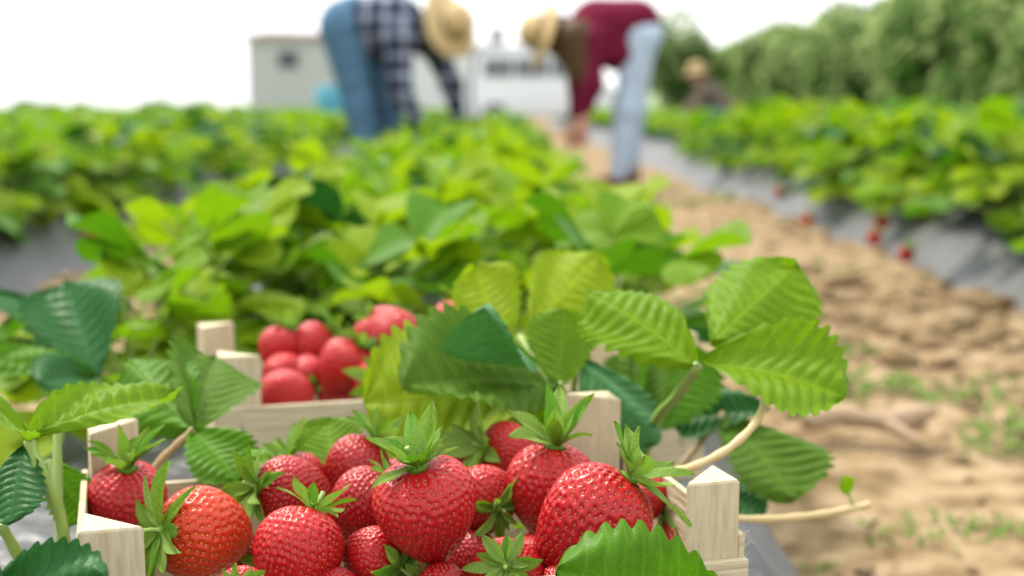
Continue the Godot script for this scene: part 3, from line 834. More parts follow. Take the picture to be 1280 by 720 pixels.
# ------------------------------------------------------------------ materials
func make_materials() -> void:
	var vein := Image.create(256, 256, false, Image.FORMAT_RGB8)
	var relief := Image.create(256, 256, false, Image.FORMAT_RGB8)
	for y in 256:
		for x in 256:
			var q := absf(x / 127.5 - 1.0)
			var u := y / 255.0
			var rib := exp(-q * q * 1600.0)
			var f := fposmod(u * 10.0 + 0.25 + 0.16 * noise.get_noise_2d(x * 1.6, y * 1.1 + (300 if x > 127 else 0)), 1.0)
			f = minf(f, 1.0 - f)
			var lat := exp(-f * f * 190.0) * (1.0 - 0.5 * q)
			var fine := 0.5 + 0.5 * noise.get_noise_2d(x * 14.0, y * 14.0)
			var blotch := 0.5 + 0.5 * noise.get_noise_2d(x * 2.5 + 900, y * 2.5)
			var k := clampf(maxf(rib, lat * 0.75), 0, 1)
			var cells := absf(noise.get_noise_2d(x * 9.0 + 40, y * 9.0))
			var g := 0.70 + 0.10 * fine + 0.12 * blotch + 0.10 * exp(-cells * cells * 300.0)
			vein.set_pixel(x, y, Color(lerpf(g * 0.96, 1.0, k * 0.9), lerpf(g, 1.0, k * 0.6), lerpf(g * 0.85, 1.0, k)))
			var e := clampf(0.62 - 0.45 * k + 0.25 * (fine - 0.5), 0, 1)
			relief.set_pixel(x, y, Color(e, e, e))
	var vt := ImageTexture.create_from_image(vein)
	var rt := ImageTexture.create_from_image(relief)
	var leafy := func(c: Color, back: Color, rough: float) -> StandardMaterial3D:
		var m := mat(c, rough, 0.24)
		m.albedo_texture = vt
		m.heightmap_enabled = true
		m.heightmap_texture = rt
		m.heightmap_scale = 0.05
		m.backlight_enabled = true
		m.backlight = back
		return m
	var back := lin(0.92, 1.0, 0.35)
	M.lime = leafy.call(lin(0.3772, 0.5084, 0.0246), back, 0.5)
	M.bright = leafy.call(lin(0.2378, 0.41, 0.018), back, 0.45)
	M.mid = leafy.call(lin(0.123, 0.2952, 0.018), lin(0.7, 0.8, 0.28), 0.42)
	M.olive = leafy.call(lin(0.1886, 0.328, 0.0287), lin(0.6, 0.7, 0.25), 0.5)
	M.dark = leafy.call(lin(0.0394, 0.1476, 0.0476), lin(0.35, 0.45, 0.2), 0.38)
	M.teal = leafy.call(lin(0.085, 0.245, 0.10), lin(0.35, 0.45, 0.2), 0.42)
	M.under = leafy.call(lin(0.1312, 0.246, 0.0328), lin(0.7, 0.8, 0.3), 0.6)
	M.sepal = leafy.call(lin(0.19, 0.40, 0.055), lin(0.5, 0.6, 0.2), 0.45)
	M.sepal_pale = leafy.call(lin(0.32, 0.48, 0.12), lin(0.6, 0.7, 0.3), 0.5)
	M.calyx = leafy.call(lin(0.24, 0.40, 0.05), lin(0.5, 0.6, 0.2), 0.5)
	M.stalk = mat(lin(0.2184, 0.3192, 0.0672), 0.45)
	M.red = mat(lin(0.336, 0.2268, 0.1008), 0.5)
	M.runner = mat(lin(0.462, 0.3528, 0.168), 0.5)
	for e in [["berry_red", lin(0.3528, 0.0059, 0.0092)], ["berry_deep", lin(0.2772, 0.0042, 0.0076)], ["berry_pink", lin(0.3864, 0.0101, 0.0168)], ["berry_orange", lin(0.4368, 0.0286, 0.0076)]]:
		var m := mat(e[1], 0.30, 0.38)
		m.vertex_color_use_as_albedo = true
		m.subsurf_scatter_enabled = true
		m.subsurf_scatter_strength = 0.03
		M[e[0]] = m
	M.seed = mat(lin(0.4872, 0.2016, 0.0504), 0.4)
	M.seed_gold = mat(lin(0.6048, 0.3192, 0.0504), 0.4)
	var wood := noise_tex(256, 0.03, [lin(0.42, 0.345, 0.225), lin(0.475, 0.405, 0.275), lin(0.51, 0.445, 0.315)], [0.15, 0.5, 0.8], 4, 3)
	var fuzz := noise_tex(256, 0.05, [], [], 5, 5)
	var timber := func(scale: Vector3, tint: Color) -> StandardMaterial3D:
		var m := mat(tint, 0.75, 0.3)
		m.albedo_texture = wood
		m.uv1_triplanar = true
		m.uv1_scale = scale
		m.heightmap_enabled = true
		m.heightmap_texture = fuzz
		m.heightmap_scale = 0.05
		return m
	M.wood_post = timber.call(Vector3(26, 3.2, 26), lin(0.98, 0.97, 0.93))
	M.wood_panel = timber.call(Vector3(2.2, 22, 22), lin(0.98, 0.99, 0.96))
	M.wood_side = timber.call(Vector3(22, 22, 2.2), lin(1.0, 0.99, 0.96))
	M.steel = mat(Color(0.55, 0.55, 0.57), 0.35)
	M.steel.metallic = 0.9
	var earth := noise_tex(512, 0.012, [lin(0.10, 0.064, 0.032), lin(0.205, 0.142, 0.075), lin(0.265, 0.192, 0.108), lin(0.32, 0.243, 0.15)], [0.1, 0.42, 0.6, 0.9], 6, 8)
	M.soil = mat(Color.WHITE, 0.95, 0.2)
	M.soil.albedo_texture = earth
	M.soil.uv1_triplanar = true
	M.soil.uv1_world_triplanar = true
	M.soil.uv1_scale = Vector3(1.7, 1.7, 1.7)
	M.soil.heightmap_enabled = true
	M.soil.heightmap_texture = noise_tex(512, 0.03, [], [], 6, 9)
	M.soil.heightmap_scale = 0.9
	M.clod = M.soil
	M.film = mat(lin(0.07, 0.071, 0.074), 0.45, 0.42)
	M.film.heightmap_enabled = true
	M.film.uv1_triplanar = true
	M.film.uv1_world_triplanar = true
	M.film.uv1_scale = Vector3(2.2, 2.2, 3.5)
	M.film.heightmap_texture = noise_tex(256, 0.02, [], [], 4, 12)
	M.film.heightmap_scale = 0.9
	M.dead_wood = mat(lin(0.3192, 0.2268, 0.1386), 0.9)
	M.skin = mat(lin(0.462, 0.2352, 0.1596), 0.55)
	M.hair = mat(lin(0.0714, 0.0378, 0.0168), 0.55, 0.3)
	M.straw = mat(Color.WHITE, 0.8)
	M.straw.albedo_texture = noise_tex(128, 0.08, [lin(0.3528, 0.2436, 0.1008), lin(0.5544, 0.42, 0.21)], [0.2, 0.8], 3, 15)
	M.straw.uv1_triplanar = true
	M.straw.uv1_scale = Vector3(8, 8, 8)
	M.band = mat(lin(0.168, 0.126, 0.0504), 0.8)
	var cloth := func(a: Color, b: Color, sd: int) -> StandardMaterial3D:
		var m := mat(Color.WHITE, 0.9, 0.2)
		m.albedo_texture = noise_tex(256, 0.02, [a, b], [0.25, 0.75], 4, sd)
		m.uv1_triplanar = true
		m.uv1_scale = Vector3(3, 3, 3)
		return m
	M.denim = cloth.call(lin(0.0462, 0.1008, 0.168), lin(0.0924, 0.1764, 0.2604), 20)
	M.pale_denim = cloth.call(lin(0.3024, 0.3864, 0.504), lin(0.4368, 0.5124, 0.6048), 21)
	M.maroon = cloth.call(lin(0.0924, 0.0067, 0.0202), lin(0.1596, 0.0134, 0.0378), 22)
	M.brown_cloth = cloth.call(lin(0.084, 0.063, 0.0462), lin(0.1848, 0.1512, 0.1176), 23)
	M.leather = mat(lin(0.1344, 0.0462, 0.0252), 0.6)
	var plaid := Image.create(128, 128, false, Image.FORMAT_RGB8)
	var navy := lin(0.0084, 0.0118, 0.0269)
	var pale := lin(0.462, 0.504, 0.6048)
	for y in 128:
		for x in 128:
			var k := (0.45 if x % 64 < 22 else 0.0) + (0.45 if y % 64 < 22 else 0.0) + (0.15 if x % 64 == 42 or y % 64 == 42 else 0.0)
			plaid.set_pixel(x, y, navy.lerp(pale, minf(k, 1.0)))
	M.plaid = mat(Color.WHITE, 0.9, 0.2)
	M.plaid.albedo_texture = ImageTexture.create_from_image(plaid)
	M.plaid.uv1_triplanar = true
	M.plaid.uv1_scale = Vector3(4.5, 4.5, 4.5)
	for e in [["tree_a", 0.0306, 0.0892, 0.0119], ["tree_b", 0.0527, 0.1232, 0.0170], ["tree_c", 0.0170, 0.0527, 0.0119]]:
		var m := mat(lin(e[1], e[2], e[3]), 0.75, 0.15)
		m.backlight_enabled = true
		m.backlight = lin(0.4, 0.5, 0.2)
		M[e[0]] = m
	M.bark = mat(lin(0.084, 0.063, 0.042), 0.9)
	M.weed = mat(lin(0.1092, 0.168, 0.0378), 0.8, 0.15)
	M.grass = mat(lin(0.1092, 0.168, 0.042), 0.7)
	M.plaster = cloth.call(lin(0.3696, 0.3948, 0.3612), lin(0.42, 0.4452, 0.4116), 30)
	M.white_paint = cloth.call(lin(0.588, 0.6048, 0.5964), lin(0.6552, 0.6636, 0.6552), 31)
	M.tile = mat(lin(0.42, 0.31, 0.27), 0.85)
	M.grey = mat(lin(0.2688, 0.2688, 0.252), 0.8)
	M.glass = mat(lin(0.0252, 0.0336, 0.0378), 0.1)
	M.frame = mat(lin(0.294, 0.3108, 0.294), 0.6)
	M.tyre = mat(lin(0.0168, 0.0168, 0.0168), 0.8)
	M.rim = mat(lin(0.378, 0.378, 0.3864), 0.4)
	M.cyan = mat(lin(0.05, 0.26, 0.34), 0.5)
	M.van_glass = mat(lin(0.12, 0.13, 0.14), 0.15)
	M.van = mat(lin(0.6552, 0.6636, 0.672), 0.3)
	M.lamp_red = mat(lin(0.294, 0.0168, 0.0168), 0.3)
	M.lamp_clear = mat(lin(0.504, 0.504, 0.504), 0.2)
	M.pole = mat(lin(0.504, 0.5124, 0.5208), 0.6)

# ------------------------------------------------------------------ the scene
func _ready() -> void:
	var lens := CameraAttributesPhysical.new()
	lens.frustum_focal_length = 59.27
	lens.frustum_focus_distance = 0.615
	lens.frustum_near = 0.05
	lens.frustum_far = 900.0
	lens.exposure_aperture = 8.0
	var cam := Camera3D.new()
	cam.name = "camera"
	add_child(cam)
	cam.attributes = lens
	cam.position = Vector3(0, 0.45, 0)
	cam.rotation = Vector3(-atan(222.0 / 1778.0), 0, 0)
	cam.current = true

	var env := Environment.new()
	env.background_mode = Environment.BG_SKY
	env.tonemap_mode = Environment.TONE_MAPPER_LINEAR
	env.tonemap_exposure = 3.7
	env.background_energy_multiplier = 0.66
	env.sdfgi_enabled = true
	env.ssao_enabled = true
	env.ssil_enabled = true
	var sky := ProceduralSkyMaterial.new()
	sky.sky_top_color = lin(0.94, 0.97, 1.0)
	sky.sky_horizon_color = lin(0.66, 0.67, 0.675)
	sky.sky_curve = 0.25
	sky.ground_horizon_color = lin(0.45, 0.42, 0.35)
	sky.ground_bottom_color = lin(0.3, 0.26, 0.2)
	env.sky = Sky.new()
	env.sky.sky_material = sky
	var we := WorldEnvironment.new()
	we.name = "environment"
	we.environment = env
	add_child(we)
	var sun := DirectionalLight3D.new()
	sun.name = "sun"
	sun.light_color = Color(1.0, 0.965, 0.91)
	sun.light_energy = 0.5
	sun.light_angular_distance = 12.0
	sun.shadow_enabled = true
	sun.sky_mode = DirectionalLight3D.SKY_MODE_LIGHT_ONLY
	add_child(sun)
	sun.look_at_from_position(Vector3.ZERO, -Vector3(-0.40, 0.95, -0.45))

	rng.seed = 20240611
	noise.seed = 4
	noise.frequency = 0.01
	noise.fractal_octaves = 3
	make_materials()
	make_ground()
	make_beds()
	make_leaf_kinds()
	make_berry_kinds()
	make_background()
	make_crates()
	make_near_plants()
	make_rows()
	make_path()
	make_people()

func make_beds() -> void:
	bed("mulched_bed", "middle raised bed covered with grey plastic film", -0.13, 0.32, 0.42, 0.4, -48)
	bed("mulched_bed", "raised bed under grey film right of the path", 1.72, 0.42, 0.66, -2.0, -48)
	bed("mulched_bed", "raised bed under grey film left of the middle one", -1.72, 0.36, 0.60, -2.0, -48)
	for k in [2, 3, 4, 5, 6]:
		bed("mulched_bed", "raised bed, %s to the right of the middle bed" % ordinal(k - 1), 1.72 + 1.5 * (k - 1), 0.36, 0.52, -4.0, -48)
	for k in [2, 3, 4, 5, 6, 7, 8]:
		bed("mulched_bed", "raised bed, %s to the left of the middle bed" % ordinal(k - 1), -1.72 - 1.5 * (k - 1), 0.36, 0.52, -4.0, -48)

func make_crates() -> void:
	var f1 := Transform3D(Basis(Vector3(0.0397, 0.2662, 0.0013).normalized(), Vector3(0.0397, 0.2662, 0.0013).length()), Vector3(-0.0362, 0.2433, -0.6017))
	crate("pale wooden crate heaped with red strawberries, nearest the viewer", f1, 0.30, 0.1838, 0.0262, 0.0371, 0.011, 0.068)
	for d in FRONT_BERRIES: strawberry(d, f1, "strawberries in the near crate")
	var f2 := Transform3D(Basis(Vector3.UP, 0.3013), Vector3(-0.0295, 0.2506, -0.9952))
	crate("second pale wooden crate standing behind the near one among leaves", f2, 0.36, 0.1632, 0.0282, 0.0348, 0.0088, 0.075)
	for d in BACK_BERRIES: strawberry(d, f2, "strawberries in the rear crate")

func make_near_plants() -> void:
	var about := {
		"centre": ["strawberry_plant", "leafy strawberry plant growing between the two crates, lime and olive leaflets", "plant"],
		"right": ["strawberry_plant", "strawberry plant with spread bright leaflets right of the near crate", "plant"],
		"left": ["strawberry_plant", "strawberry plant with a long bright leaflet at the left edge", "plant"],
		"gap": ["strawberry_plant", "folded strawberry leaf on a reddish stalk behind the near crate's left post", "plant"],
		"darkleft": ["strawberry_plant", "strawberry plant with large dark green leaflets left of the rear crate", "plant"],
		"front": ["strawberry_plant", "toothed strawberry leaf rising before the near crate's front panel", "plant"],
		"frontleft": ["strawberry_plant", "dark strawberry leaf in the bottom left corner", "plant"],
		"behind": ["strawberry_plant", "single olive leaflet standing up behind the berries of the near crate", "plant"],
		"runner1": ["runner", "beige strawberry runner arching up beside the near crate's right post", "runner"],
		"runner2": ["runner", "straight strawberry runner reaching over the soil on the right", "runner"],
	}
	var node := {}
	for s in STALKS:
		if node.has(s[0]): continue
		var a: Array = about[s[0]]
		var last: Vector3 = s[2][s[2].size() - 1]
		node[s[0]] = thing(a[0], a[1], a[2], "" if a[0] == "runner" else "plants beside the crates", Transform3D(Basis(), last))
	for s in STALKS:
		var o: Node3D = node[s[0]]
		var p := []
		for q in smooth_path(s[2], 5): p.append(q - o.position)
		var r := []
		for k in p.size(): r.append(s[3] * (1.0 + 0.12 * sin(k * 1.7)))
		part(o, s[1] if s[1] == "stalk" else "stem", tube(p, r, 8), M[s[4]])
	for l in LEAFLETS:
		var o: Node3D = node[l[0]]
		var a: Vector3 = l[1]
		var b: Vector3 = l[2]
		var d := b - a
		var m := leaflet_mesh({"rows": 80, "cols": 20, "len": d.length() * (1.0 + absf(l[6]) * 0.06), "wid": l[3], "fold": l[5], "droop": l[6], "veins": 10.0, "teeth": 0.16, "corr": 0.010, "wave": 0.06, "phase": rng.randf() * 6.0, "twist": rng.randf_range(-0.15, 0.15)})
		# turn the base so that the drooping blade still ends near the tip
		var basis := facing(d, l[4]) * Basis(Vector3.RIGHT, l[6] * 0.5)
		part(o, "leaflet", m, M[l[7]], Transform3D(basis, a - o.position))
	var bud: Node3D = node["runner2"]
	part(bud, "young_leaf", leaflet_mesh({"rows": 24, "cols": 8, "len": 0.016, "wid": 0.7, "fold": 0.6, "droop": -0.4}), M.bright, Transform3D(facing(Vector3(-0.4, 0.9, 0.1), Vector3(0.2, 0.1, 1)), Vector3(-0.013, 0.006, 0.001)))
	part(bud, "leaf_stalk", tube([Vector3(-0.008, -0.003, 0), Vector3(-0.011, 0.002, 0.001), Vector3(-0.014, 0.009, 0.001)], [0.0014, 0.0011, 0.0009], 6), M.stalk)

func make_rows() -> void:
	var places := [
		# the first plants behind the crates, one by one: x, z, size, leaves, brightness, label
		[-0.34, -1.43, 0.82, 18, 0.8, "first strawberry plant behind the rear crate on the left side of the bed"],
		[-0.12, -1.42, 0.78, 18, 0.6, "first strawberry plant behind the rear crate in the middle of the bed"],
		[0.10, -1.42, 0.76, 18, 0.8, "first strawberry plant behind the rear crate on the right side of the bed"],
	]
	places.append([-0.34, -1.27, 0.70, 16, 0.85, "strawberry plant left of the rear crate's back corner"])
	places.append([-0.30, -1.58, 0.85, 18, 0.9, "bright strawberry plant just behind the one left of the rear crate"])
	places.append([0.12, -1.66, 0.78, 18, 0.85, "strawberry plant leaning over the path just behind the rear crate"])
	places.append([0.10, -1.95, 0.78, 18, 0.85, "farther of the two strawberry plants leaning over the path edge"])
	for p in places: strawberry_plant(Vector3(p[0], 0.165, p[1]), p[2], p[3], p[5], "strawberry plants on the middle bed", p[4])
	var z := -1.70
	var k := 0
	while z > -10.0:
		for x in [-0.31, -0.15, 0.0]:
			if k % 2 and x == -0.15: continue
			var where := "left" if x < -0.2 else ("middle" if x < -0.1 else "right")
			var label := "%s strawberry plant behind the rear crate in the %s row of the middle bed" % [ordinal(k + 1), where] if k < 9 else "far strawberry plant in the %s row of the middle bed" % where
			strawberry_plant(Vector3(x + rng.randf_range(-0.05, 0.05), 0.165, z + rng.randf_range(-0.06, 0.06)), rng.randf_range(0.68, 0.82) if z > -3.2 else rng.randf_range(0.74, 0.9), 20 if z > -4 else 14, label, "strawberry plants on the middle bed", 0.88)
		z -= 0.26
		k += 1
	for side in [-1, 1]:
		z = -2.7
		k = 0
		while z > -10.5:
			for x in ([1.40, 1.66, 1.95] if side > 0 else [1.44, 1.70, 1.96]):
				if x > 1.9 and k % 2: continue
				var sd := "right" if side > 0 else "left"
				var where := "path-side" if x < 1.6 else ("inner" if x < 1.9 else "outer")
				var label := "%s strawberry plant from the viewer, %s row, bed %s of the middle one" % [ordinal(k), where, sd] if k < 10 else "far strawberry plant in the %s row of the bed %s of the middle one" % [where, sd]
				strawberry_plant(Vector3(side * (x + rng.randf_range(-0.05, 0.05)), 0.12 if x < 1.45 else 0.165, z + rng.randf_range(-0.06, 0.06)), (rng.randf_range(1.1, 1.35) if side > 0 else rng.randf_range(0.95, 1.15)), 22 if z > -5.5 else 14, label, "strawberry plants on the bed %s of the middle one" % sd, 0.72)
			z -= 0.29
			k += 1
	# everything farther off reads as unbroken rows
	for q4 in 4:
		var spots := []
		for b in 16:
			var c: float = [-0.13, 1.72, -1.72, 3.22, -3.22, 4.72, -4.72, 6.22, -6.22, 7.72, -7.72, 9.22, -9.22, -10.72, -12.22, -13.72][b]
			z = -10.3 if b < 3 else -6.5
			while z > -46.0:
				if absf(c) < 0.40 * -z + 0.8:
					for q in (8 if z > -20 else 5):
						var s := rng.randf_range(1.05, 1.45) * (1.0 if z > -20 else 1.2)
						spots.append(Transform3D(Basis(Vector3.UP, rng.randf() * TAU).scaled(Vector3(s * (1.0 if b else 0.8), s * (0.82 if b else 0.62), s * (1.0 if b else 0.8))), Vector3(c + rng.randf_range(-0.3, 0.3) * (1.0 if b else 0.6), 0.16, z + rng.randf_range(-0.2, 0.2))))
				z -= 0.30 if z > -20 else 0.42
		var o := scatter("strawberry_foliage", ["far rows of bright strawberry leaves", "far rows of lime strawberry leaves", "far rows of mid green strawberry leaves", "far rows of darker strawberry leaves"][q4], leaves[[1, 3, 5, 7][q4]], [M.bright, M.lime, M.mid, M.dark][q4], spots if q4 < 3 else spots.slice(0, spots.size() / 3))
		o.set_meta("category", "foliage")
	# ripe berries hanging over the film
	var hung := [
		[Vector3(1.30, 0.135, -4.925), "red strawberry hanging highest over the film right of the path"],
		[Vector3(1.07, 0.075, -4.19), "red strawberry hanging lowest over the film right of the path"],
		[Vector3(1.07, 0.055, -5.15), "orange-red strawberry hanging over the film, nearest the path"],
		[Vector3(-1.14, 0.105, -3.86), "red strawberry hanging over the film of the left bed, nearest"],
		[Vector3(-1.33, 0.13, -5.9), "red strawberry over the left bed's film, second from the viewer"],
		[Vector3(-1.28, 0.10, -6.6), "red strawberry over the left bed's film, farthest from the viewer"],
	]
	for e in [[1.16, 0.10, -4.45, "second highest red berry over the film right of the path"], [1.10, 0.05, -3.95, "red strawberry lying low at the near end of the right film"], [1.22, 0.12, -5.6, "red strawberry over the right film, behind the others"], [1.18, 0.09, -6.3, "red strawberry over the right film, farthest from the viewer"], [-1.20, 0.08, -4.2, "red strawberry low over the left film, beside the nearest one"], [-1.22, 0.10, -5.0, "red strawberry over the left film, half way along"]]:
		hung.append([Vector3(e[0], e[1], e[2]), e[3]])
	for h in hung: strawberry([h[0], 0.023, Vector3(rng.randf_range(-0.3, 0.3), 0.9, 0.2), 1, "orange" if rng.randf() < 0.4 else "red", 6, 0.2, 0.8, h[1]], Transform3D(), "berries hanging from the side beds")

func make_path() -> void:
	# root or stick lying on the soil
	var o := thing("dead_root", "knobbly brown root lying on the soil of the path", "root", "", Transform3D(Basis(), Vector3(0.474, 0.016, -1.854)))
	part(o, "main_stem", tube(smooth_path([Vector3(-0.09, 0.028, 0.02), Vector3(-0.04, 0.032, 0.0), Vector3(0.02, 0.026, 0.01), Vector3(0.06, 0.030, -0.01), Vector3(0.095, 0.034, -0.02)], 4), [0.0100, 0.0150, 0.0163, 0.0150, 0.0137, 0.0150, 0.0125, 0.0125, 0.0137, 0.0163, 0.0175, 0.0150, 0.0125, 0.0137, 0.0125, 0.0100, 0.0075], 9), M.dead_wood)
	part(o, "side_branch", tube(smooth_path([Vector3(0.015, 0.026, 0.01), Vector3(0.035, 0.018, 0.04), Vector3(0.05, 0.012, 0.07)], 4), [0.010, 0.010, 0.009, 0.009, 0.008, 0.007, 0.006, 0.005, 0.004], 8), M.dead_wood)
	var p := thing("dead_root", "pale stick lying at the foot of the left bed", "root", "", Transform3D(Basis(Vector3.UP, 0.5), Vector3(-0.97, 0.0, -2.75)))
	part(p, "main_stem", tube(smooth_path([Vector3(-0.12, 0.02, 0.0), Vector3(0.0, 0.03, 0.02), Vector3(0.10, 0.02, 0.0)], 4), [0.012, 0.014, 0.013, 0.014, 0.015, 0.014, 0.012, 0.011, 0.008], 8), M.dead_wood)
	var c1 := clod_mesh()
	var spots := []
	for k in 900:
		var z := -1.0 - 5.5 * pow(rng.randf(), 1.4)
		var x := rng.randf_range(0.30, 1.22)
		if rng.randf() < 0.5: x = 1.22 - absf(rng.randfn()) * 0.18
		if x < 0.3: continue
		var s := 0.004 + 0.012 * pow(rng.randf(), 3.0) + (0.012 if x > 0.95 and rng.randf() < 0.12 else 0.0)
		spots.append(Transform3D(Basis(Vector3(rng.randfn(), rng.randfn(), rng.randfn()).normalized(), rng.randf() * TAU).scaled(Vector3(s, s * 0.8, s)), Vector3(x, ground_height(x, z) + s * 0.25, z)))
	for k in 260:
		var z := -2.95 + rng.randfn() * 0.28
		var x := 0.92 + rng.randfn() * 0.13
		var s := 0.006 + 0.030 * pow(rng.randf(), 2.5)
		spots.append(Transform3D(Basis(Vector3(rng.randfn(), rng.randfn(), rng.randfn()).normalized(), rng.randf() * TAU).scaled(Vector3(s * 1.3, s * 0.8, s)), Vector3(x, ground_height(x, z) + s * 0.3, z)))
	for k in 250:
		var z := -1.6 - 4.0 * rng.randf()
		var x := rng.randf_range(-1.2, -0.6)
		var s := 0.005 + 0.02 * pow(rng.randf(), 3.0)
		spots.append(Transform3D(Basis(Vector3.UP, rng.randf() * TAU).scaled(Vector3(s, s * 0.8, s)), Vector3(x, ground_height(x, z) + s * 0.25, z)))
	scatter("soil_clods", "crumbled clods of tan soil on the path", c1, M.clod, spots)
	# low weeds in patches
	var w1 := leaflet_mesh({"rows": 6, "cols": 4, "len": 1.0, "wid": 0.40, "fold": 0.3, "droop": 0.6, "teeth": 0.0, "corr": 0.0})
	var patches := [
		[0.64, -2.20, 0.13, 110, 0.06, "patch of small green weeds behind the dead root"],
		[0.78, -1.95, 0.10, 110, 0.055, "patch of small green weeds right of the dead root"],
		[0.66, -1.85, 0.06, 50, 0.04, "small weeds sprouting before the dead root"],
		[0.46, -1.47, 0.07, 80, 0.032, "low weeds creeping over the soil in the lower right"],
		[0.62, -2.62, 0.07, 60, 0.055, "weeds in the middle of the path beyond the dead root"],
		[0.74, -3.7, 0.16, 60, 0.06, "grassy weeds at the foot of the right bed"],
		[0.30, -1.36, 0.025, 14, 0.02, "tiny weed beside the film at the lower edge"],
		[-0.9, -2.5, 0.1, 30, 0.04, "weeds on the soil left of the middle bed"],
		[0.95, -2.9, 0.08, 24, 0.05, "weeds among the heaped clods below the right bed"],
		[0.72, -6.6, 0.25, 90, 0.09, "dry grassy weeds by the standing picker's boots"],
	]
	for q in patches:
		var t := thing("weed", q[5], "weed", "weeds on the path", Transform3D(Basis(), Vector3(q[0], 0, q[1])))
		for k in q[3]:
			var a := rng.randf() * TAU
			var r: float = q[2] * sqrt(rng.randf())
			var x: float = cos(a) * r * 1.4
			var z: float = sin(a) * r
			var l: float = q[4] * rng.randf_range(0.25, 0.7)
			var e := rng.randf_range(0.1, 1.2)
			var az := rng.randf() * TAU
			var d := Vector3(cos(az) * cos(e), sin(e), sin(az) * cos(e))
			part(t, "leaf", w1, M.weed, Transform3D(facing(d, Vector3.UP * 0.9 + Vector3(0.1, 0, 0.2)) * Basis().scaled(Vector3.ONE * l), Vector3(x, ground_height(q[0] + x, q[1] + z) + 0.002, z)))

